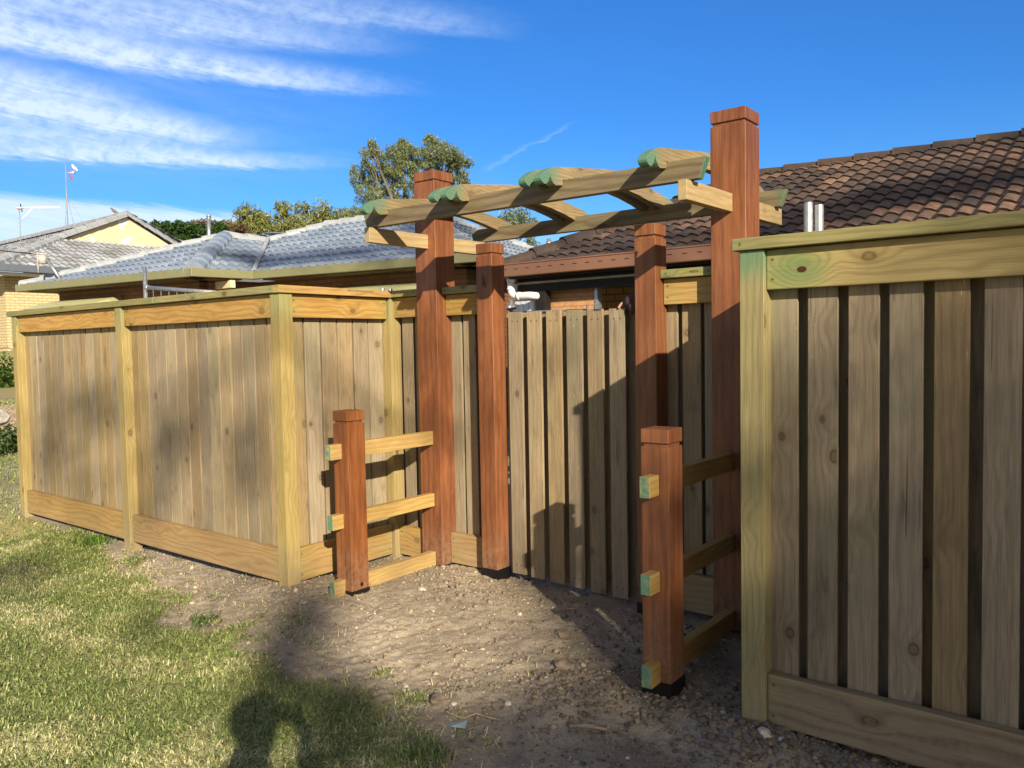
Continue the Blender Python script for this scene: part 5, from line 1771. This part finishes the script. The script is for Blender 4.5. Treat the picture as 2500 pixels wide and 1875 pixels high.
# ------------------------------------------------------------------ galvanised bits behind the fences
tf = thing('temporary_fence', 'galvanised mesh fence panel with an upright pipe behind the left fence', 'wire fence', (-8.8, 4.6, 0))
mb = MB(); mb.tube([(-8.81, 4.6, -.1), (-8.81, 4.6, 2.40)], 0.023, 14); mb.build('upright', M['galv'], tf, 0, True)
mb = MB(); mb.tube([(-8.76, 4.6, 2.165), (-7.4, 4.6, 2.15 - .115)], 0.021, 14); mb.tube([(-8.80, 4.6, 2.165), (-8.74, 4.6, 2.164)], 0.029, 14); mb.build('top_rail', M['galv'], tf, 0, True)
mb = MB()
for k in range(9):
    x = -8.64 + k * 0.165
    mb.tube([(x, 4.6, 0.2), (x, 4.6, 2.15 - (x + 8.76) * 0.085)], 0.004, 5)
for k in range(10):
    mb.tube([(-8.8, 4.6, 0.2 + k * .2), (-7.4, 4.6, 0.2 + k * .2 - .0)], 0.003, 5)
mb.build('mesh_wires', M['galv'], tf)


def pipe_thing(pairs, r, label, name='steel_pipe', cat='pipe', group=None):
    mb = MB()
    for a, b in pairs:
        mb.tube([a, b], r, 16, False)
        a, b = Vector(a), Vector(b)
        mb.tube([b, a + (b - a) * 0.2], r * 0.9, 16, False)
        # rim
        k = len(mb.v)
        for rr in (r, r * 0.9):
            for i in range(16):
                an_ = 2 * math.pi * i / 16
                mb.v.append((b.x + rr * math.cos(an_), b.y + rr * math.sin(an_), b.z))
        for i in range(16):
            j = (i + 1) % 16
            mb.face([k + i, k + j, k + 16 + j, k + 16 + i])
    o = mb.build(name, M['galv'], None, 0, True)
    return tag(o, label, cat, group)


pipe_thing([((-1.078, 3.40, 0.0), (-1.083, 3.40, 2.014))], 0.0185, 'taller of the two galvanised pipes standing behind the right fence', group='pipe ends above the fences')
pipe_thing([((-1.040, 3.42, 0.0), (-1.046, 3.42, 2.002))], 0.0185, 'shorter of the two galvanised pipes standing behind the right fence', group='pipe ends above the fences')
pipe_thing([((-4.62, 4.30, 0.0), (-4.62, 4.30, 1.905))], 0.017, 'left small galvanised pipe end above the inner fence corner', group='pipe ends above the fences')
pipe_thing([((-4.555, 4.32, 0.0), (-4.555, 4.32, 1.898))], 0.017, 'right small galvanised pipe end above the inner fence corner', group='pipe ends above the fences')
pf = thing('gate_frame_pipe', 'clamped galvanised pipe fence end left of the white drain pipe', 'pipe fence', (-3.90, 5.0, 0))
mb = MB(); mb.tube([(-3.905, 5.0, 0), (-3.905, 5.0, 1.80)], 0.014, 10); mb.build('upright', M['galv'], pf, 0, True)
mb = MB(); mb.tube([(-3.94, 5.0, 1.742), (-3.86, 5.0, 1.742)], 0.017, 10); mb.tube([(-3.905, 4.98, 1.72), (-3.905, 4.98, 1.76)], 0.022, 8); mb.build('clamp', M['galv'], pf, 0, True)
mb = MB(); mb.tube([(-3.905, 5.0, 1.704), (-3.2, 5.0, 1.697)], 0.007, 8); mb.build('top_rail', M['galv'], pf, 0, True)
mb = MB(); mb.tube([(-4.60, 7.2, 0.0), (-4.60, 7.2, 1.86)], 0.012, 8); tag(mb.build('steel_rod', M['galv'], None, 0, True), 'thin upright rod showing above the gate boards', 'rod')


# ------------------------------------------------------------------ people
def skin(name, nodes, edges, root, mat, parent, sub=2):
    me = bpy.data.meshes.new(name)
    keys = list(nodes)
    L = parent.location
    me.from_pydata([tuple(Vector(nodes[k][0]) - L) for k in keys], [(keys.index(a), keys.index(b)) for a, b in edges], [])
    o = bpy.data.objects.new(name, me)
    COL.objects.link(o)
    o.parent = parent
    sk = o.modifiers.new('skin', 'SKIN')
    sk.use_smooth_shade = True
    for i, k in enumerate(keys):
        r = nodes[k][1]
        me.skin_vertices[0].data[i].radius = (r, r) if not isinstance(r, tuple) else r
        me.skin_vertices[0].data[i].use_root = (k == root)
    ss = o.modifiers.new('sub', 'SUBSURF')
    ss.levels = sub
    ss.render_levels = sub
    me.materials.append(mat)
    return o


def hand_nodes(N, E, wrist, palm_dir, across, curl_dir, tag_, s=1.0, thumb=1, bend=0.5):
    """palm and five bent fingers; palm_dir: wrist->knuckles"""
    W = Vector(wrist); p = Vector(palm_dir).normalized(); a = Vector(across).normalized(); c = Vector(curl_dir).normalized()
    N[tag_ + 'palm'] = (W + p * 0.045 * s, 0.024 * s)
    E.append((tag_ + 'wrist', tag_ + 'palm'))
    for i, (off, L) in enumerate(((-0.032, 0.072), (-0.011, 0.082), (0.011, 0.077), (0.031, 0.060))):
        k0 = W + p * 0.085 * s + a * off * s
        N[f'{tag_}k{i}'] = (k0, 0.0105 * s)
        d1 = (p * math.cos(bend * .6) + c * math.sin(bend * .6))
        d2 = (p * math.cos(bend * 1.6) + c * math.sin(bend * 1.6))
        N[f'{tag_}f{i}a'] = (k0 + d1 * L * 0.5 * s, 0.0088 * s)
        N[f'{tag_}f{i}b'] = (k0 + d1 * L * 0.5 * s + d2 * L * 0.5 * s, 0.007 * s)
        E += [(tag_ + 'palm', f'{tag_}k{i}'), (f'{tag_}k{i}', f'{tag_}f{i}a'), (f'{tag_}f{i}a', f'{tag_}f{i}b')]
    t0 = W + p * 0.035 * s - a * 0.035 * s * thumb
    N[tag_ + 't0'] = (t0, 0.012 * s)
    N[tag_ + 't1'] = (t0 + (p * 0.6 - a * thumb * 0.6 + c * .2).normalized() * 0.035 * s, 0.0105 * s)
    N[tag_ + 't2'] = (t0 + (p * 0.6 - a * thumb * 0.6 + c * .2).normalized() * 0.035 * s + (p + c * .3).normalized() * 0.028 * s, 0.008 * s)
    E += [(tag_ + 'palm', tag_ + 't0'), (tag_ + 't0', tag_ + 't1'), (tag_ + 't1', tag_ + 't2')]


def person(label, foot, face, height, hands, shirtmat, trousermat, hidden_arm=None):
    """standing figure; face = yaw direction it looks; hands: {'l': (pos, palm_dir, across, curl), 'r': ...}"""
    F = Vector((face[0], face[1], 0)).normalized()
    S = Vector((F.y, -F.x, 0))            # figure's right
    k = height / 1.75
    B = Vector(foot)
    t = thing('person', label, 'person', foot)

    def P(r, f, z):
        return B + S * r * k + F * f * k + Vector((0, 0, z * k))
    N, E = {}, []
    N['pelvis'] = (P(0, 0, 0.93), 0.145 * k); N['belly'] = (P(0, 0.01, 1.06), 0.135 * k); N['chest'] = (P(0, 0.0, 1.27), 0.16 * k); N['neckb'] = (P(0, -0.01, 1.44), 0.075 * k)
    N['neck'] = (P(0, 0.0, 1.50), 0.055 * k); N['jaw'] = (P(0, 0.03, 1.575), 0.072 * k); N['head'] = (P(0, 0.015, 1.66), 0.092 * k); N['crown'] = (P(0, 0.0, 1.72), 0.07 * k)
    N['nose'] = (P(0, 0.125, 1.625), 0.014 * k)
    E += [('pelvis', 'belly'), ('belly', 'chest'), ('chest', 'neckb'), ('neckb', 'neck'), ('neck', 'jaw'), ('jaw', 'head'), ('head', 'crown'), ('head', 'nose')]
    SH, SE = {}, []
    TR, TE = {}, []
    for sd, sg in (('l', -1), ('r', 1)):
        N[sd + 'hip'] = (P(0.09 * sg, 0, 0.88), 0.095 * k); N[sd + 'knee'] = (P(0.10 * sg, 0.02, 0.50), 0.058 * k); N[sd + 'calf'] = (P(0.10 * sg, -0.015, 0.36), 0.056 * k)
        N[sd + 'ankle'] = (P(0.10 * sg, -0.02, 0.09), 0.038 * k); N[sd + 'toe'] = (P(0.115 * sg, 0.16, 0.035), 0.035 * k)
        E += [('pelvis', sd + 'hip'), (sd + 'hip', sd + 'knee'), (sd + 'knee', sd + 'calf'), (sd + 'calf', sd + 'ankle'), (sd + 'ankle', sd + 'toe')]
        sh = P(0.185 * sg, -0.01, 1.40)
        wr, pd, ac, cu = hands[sd]
        wr = Vector(wr)
        elb = (sh + wr) / 2
        d = wr - sh
        slack = max(0.0, (0.55 * k) ** 2 - d.length ** 2) ** 0.5 * 0.5
        elb = elb + (Vector((0, 0, -1)) + S * sg * 0.05).normalized() * slack
        N[sd + 'sh'] = (sh, 0.062 * k); N[sd + 'elb'] = (elb, 0.044 * k); N[sd + 'fore'] = (elb.lerp(wr, 0.3), 0.043 * k); N[sd + 'wrist'] = (wr, 0.027 * k)
        E += [('chest', sd + 'sh'), (sd + 'sh', sd + 'elb'), (sd + 'elb', sd + 'fore'), (sd + 'fore', sd + 'wrist')]
        hand_nodes(N, E, wr, pd, ac, cu, sd, k, 1 if sd == 'r' else -1)
        SH[sd + 'sh'] = (sh, 0.078 * k); SH[sd + 'elb'] = (elb, 0.062 * k); SH[sd + 'cuff'] = (elb.lerp(wr, 0.99), 0.044 * k)
        SE += [('chest', sd + 'sh'), (sd + 'sh', sd + 'elb'), (sd + 'elb', sd + 'cuff')]
        TR[sd + 'hip'] = (P(0.09 * sg, 0, 0.87), 0.112 * k); TR[sd + 'knee'] = (P(0.10 * sg, 0.015, 0.50), 0.08 * k); TR[sd + 'hem'] = (P(0.10 * sg, -0.015, 0.08), 0.068 * k)
        TE += [('pelvis', sd + 'hip'), (sd + 'hip', sd + 'knee'), (sd + 'knee', sd + 'hem')]
    SH['hemc'] = (P(0, 0, 0.86), 0.172 * k); SH['belly'] = (P(0, .01, 1.06), 0.16 * k); SH['chest'] = (P(0, 0, 1.27), 0.18 * k); SH['collar'] = (P(0, -.005, 1.44), 0.085 * k)
    SE += [('hemc', 'belly'), ('belly', 'chest'), ('chest', 'collar')]
    TR['pelvis'] = (P(0, 0, 0.90), 0.13 * k)
    TR['waist'] = (P(0, 0, 0.99), 0.135 * k)
    TR['band'] = (P(0, 0, 1.02), 0.132 * k)
    TE += [('pelvis', 'waist'), ('waist', 'band')]
    body = skin('body', N, E, 'pelvis', M['skin'], t)
    skin('shirt', SH, SE, 'hemc', shirtmat, t)
    skin('trousers', TR, TE, 'pelvis', trousermat, t)
    mb = MB()
    mb.ball(P(0, -0.022, 1.685), (0.098 * k, 0.108 * k, 0.098 * k), 16, 12)
    mb.build('hair', M['hair'], t, 0, True)
    mb = MB()
    for q in (-1, 1):
        mb.ball(P(0.033 * q, 0.095, 1.655), 0.012 * k, 8, 6)
    mb.build('eyes', M['phone'], t, 0, True)
    mb = MB()
    for q in (-1, 1):
        mb.tube([P(0.1 * q - .02, 0.14, 0.03), P(0.1 * q - .005 * q, 0.06, 0.04), P(0.1 * q, -0.05, 0.05)], [0.042 * k, 0.05 * k, 0.048 * k], 10)
    mb.build('shoes', M['phone'], t, 0, True)
    return t


# helper behind the gate, one hand resting over its top
person('person standing behind the gate with one hand over its top, mauve sleeve', (-1.80, 4.06, 0.02), (-0.35, -1, 0), 1.62,
       {'r': ((-2.055, 3.745, 1.672), (-1, -0.02, -0.12), (0, -1, 0.1), (0, 0, -1)),
        'l': ((-1.55, 4.10, 0.78), (0, 0, -1), (0, -1, 0), (-1, 0, 0))}, M['mauve'], M['denim'])
hp = [o for o in bpy.data.objects if o.name.startswith('person') and 'mauve' in o['label']][0]
mb = MB()
mb.tube([(-2.02, 3.76, 1.68), (-2.07, 3.742, 1.675), (-2.11, 3.733, 1.662), (-2.142, 3.731, 1.650)], [0.052, 0.05, 0.043, 0.03], 14)
mb.tube([(-2.06, 3.722, 1.66), (-2.085, 3.707, 1.63), (-2.095, 3.704, 1.600)], [0.04, 0.03, 0.012], 12)
mb.build('cuff', M['mauve'], hp, 0, True)
ph = EYE + CF * -0.02
vd = Vector((CF.x, CF.y, 0)).normalized()
rt = Vector((vd.y, -vd.x, 0))
pb = Vector((0, 0, 0)) - vd * 0.36
person('person in a grey shirt holding up a phone in both hands on the lawn', (pb.x, pb.y, -0.04), (vd.x, vd.y, 0), 1.72,
       {'r': (tuple(ph + rt * 0.11 - vd * 0.075 + Vector((0, 0, -0.05))), tuple(vd * .75 - rt * .5 + Vector((0, 0, .3))), (0, 0, -1), tuple(-rt)),
        'l': (tuple(ph - rt * 0.11 - vd * 0.075 + Vector((0, 0, -0.05))), tuple(vd * .75 + rt * .5 + Vector((0, 0, .3))), (0, 0, -1), tuple(rt))}, M['shirt'], M['denim'])
mb = MB()
mt = Matrix.Translation(EYE - CF * 0.012) @ Matrix((tuple(CR), tuple(CU), tuple(-CF))).transposed().to_4x4()
mb.box((-0.075, -0.037, 0.0), (0.075, 0.037, 0.008), 0, 0.5, mt)
tag(mb.build('phone', M['phone'], None, 0.002), 'black phone held up sideways by the person in the grey shirt', 'phone')

# ------------------------------------------------------------------ street trees behind the viewer: their crowns dapple the scene
SU = Vector((0.577, 0.8165, 0.0))
SV = Vector((-0.3317, 0.2344, 0.9137))


def sunpt(u, v, d):
    return SU * u + SV * v + SUN_TO * d


# clumps of crown: (u, v, ru, rv, leaves)
CL = []
for u_ in (1.88, 2.12, 2.36):
    for v_ in (0.72, 1.02, 1.32, 1.62, 1.92, 2.14):
        CL.append((u_, v_, 0.22, 0.24, (3.0 if v_ < 1.5 else 1.9 if v_ < 1.8 else 1.0) * (0.6 if u_ < 2 and v_ > 1.5 else 1.0)))
CL += [(1.50, 0.95, 0.26, 0.2, 2.4), (1.48, 1.35, 0.22, 0.3, 2.0), (1.5, 1.8, 0.2, 0.25, 1.4), (1.68, 1.4, 0.10, 0.4, 0.8), (1.2, 0.95, 0.25, 0.16, 2.0), (0.95, 1.02, 0.2, 0.14, 1.8), (1.1, 1.2, 0.2, 0.10, 0.7),
       (0.62, 1.10, 0.34, 0.15, 1.7), (0.20, 1.20, 0.22, 0.15, 3.0), (0.78, 0.90, 0.3, 0.16, 1.5), (0.0, 1.44, 0.14, 0.11, 3.2), (0.03, 1.60, 0.15, 0.13, 3.8), (0.13, 1.78, 0.17, 0.12, 3.6), (0.30, 1.42, 0.16, 0.07, 1.0), (0.95, 1.15, 0.2, 0.10, 1.2), (0.2, 1.95, 0.1, 0.08, 1.2),
       (-0.73, 1.91, 0.15, 0.07, 0.9), (-0.55, 1.79, 0.12, 0.07, 0.8), (-1.70, 2.50, 0.22, 0.11, 1.5), (-1.55, 2.30, 0.16, 0.08, 1.2),
       (-1.33, 3.72, 0.26, 0.24, 0.9), (-1.85, 3.75, 0.20, 0.36, 1.0), (-1.38, 3.2, 0.3, 0.16, 0.5), (-0.68, 3.14, 0.14, 0.22, 2.6), (-0.86, 2.86, 0.11, 0.14, 0.8), (-0.20, 2.86, 0.11, 0.20, 1.9), (-0.45, 3.35, 0.16, 0.10, 0.5),
       (0.30, 2.95, 0.14, 0.22, 0.4), (0.55, 2.3, 0.12, 0.14, 0.45), (0.92, 3.3, 0.18, 0.25, 0.3), (1.5, 3.0, 0.14, 0.14, 0.35), (-0.25, 1.85, 0.16, 0.06, 0.5), (0.75, 1.85, 0.12, 0.08, 0.5)]
CL = [(u_, v_, ru_, rv_, max(4, int(t_ * ru_ * rv_ * 760))) for u_, v_, ru_, rv_, t_ in CL]
ROOFS = [(u_, v_, 0.42, 0.20, 60) for u_ in (4.6, 5.2, 5.8, 6.4, 7.0, 7.6, 8.2) for v_ in (4.95, 5.3)]
ROOFS += [(u_, 5.62 + 0.12 * math.sin(u_ * 5), 0.25, 0.10, 14) for u_ in (5.0, 5.9, 6.6, 7.5)]
ROOFS += [(-0.85, 9.35, 0.3, 0.2, 60), (-0.45, 9.45, 0.3, 0.28, 110), (-0.1, 9.3, 0.35, 0.3, 120), (0.4, 8.95, 0.5, 0.25, 150), (1.0, 8.7, 0.5, 0.25, 150), (1.5, 8.6, 0.4, 0.22, 80), (0.9, 9.2, 0.4, 0.2, 40)]


def street_tree(label, base, dist, clumps, extra, seed, height=8.2, twig=None):
    t = thing('street_tree', label, 'tree', base, 'street trees')
    B = Vector(base)
    mb = MB()
    top = B + Vector((0.2, 0.1, height))
    mb.tube([B - Vector((0, 0, .3)), B + Vector((.1, 0, height * .3)), B + Vector((.05, .1, height * .66)), top], [.34, .28, .22, .14], 12)
    rng = np.random.default_rng(seed)
    vs, fs, ts, nv = [], [], [], 0
    for (u, v, ru, rv, n) in clumps:
        c = sunpt(u, v, dist)
        a_, b_, d_ = rng.normal(size=n) * ru * .62, rng.normal(size=n) * rv * .62, rng.uniform(-1.2, 1.2, n)
        p = np.array([tuple(sunpt(u + a_[i], v + b_[i], dist + d_[i])) for i in range(n)])
        vv, ff, tt = leaf_cloud(p, np.full((n, 3), 0.05), 3, 0.13, seed + int(n), 0.38, 0.5)
        vs.append(vv); fs.append(ff + nv); ts.append(tt); nv += len(vv)
        if n > 60 or rng.uniform() < 0.35:
            mb.tube([top.lerp(B, 0.25), top.lerp(c, .6) + Vector((0, 0, .3)), c], [.05, .02, .005], 6)
    for (c, r, n) in extra:
        p = np.asarray(c) + rng.normal(size=(n, 3)) * np.asarray(r) * .6
        vv, ff, tt = leaf_cloud(p, np.full((n, 3), 0.15), 6, 0.16, seed + 77, 0.36, 0.5)
        vs.append(vv); fs.append(ff + nv); ts.append(tt); nv += len(vv)
        mb.tube([top.lerp(B, 0.2), (top + Vector(c)) / 2 + Vector((0, 0, .3)), Vector(c)], [.07, .05, .015], 6)
    for pts in (twig or []):
        mb.tube([sunpt(*q) for q in pts], [.045, .035, .02], 7)
    mb.build('trunk', M['bark_pale'], t, 0, True)
    np_mesh('crown', np.concatenate(vs), np.concatenate(fs), M['leaf_gum'], {'tone': ('FACE', np.concatenate(ts))}, t)


DT = 24.0
ex = []
for u, v in ((3.6, 1.5), (4.4, 0.6), (3.9, 2.8), (3.3, 0.2), (2.2, -0.6), (1.0, -0.9), (-0.4, -0.7), (4.9, 1.9)):
    ex.append((tuple(sunpt(u, v, DT)), (0.9, 0.9, 0.7), 260))
tc = sunpt(1.8, 1.0, DT)
street_tree('spreading gum tree across the street that throws dappled shade on the fence', (tc.x + .6, tc.y, -0.1), DT, CL, ex, 201, 8.2, [[(1.2, 2.75, DT), (0.1, 3.36, DT), (-1.9, 3.62, DT)]])
ex2 = [(tuple(sunpt(u, v, DT + 3)), (1.0, 1.0, 0.8), 260) for u, v in ((9.3, 4.6), (9.0, 6.2), (3.4, 9.6), (2.6, 8.2), (9.6, 5.4))]
tc = sunpt(4.5, 5.0, DT + 3)
street_tree('tall gum tree farther along the street that shades parts of the tiled roofs', (tc.x, tc.y, -0.1), DT + 3, ROOFS, ex2, 301, 12.5)
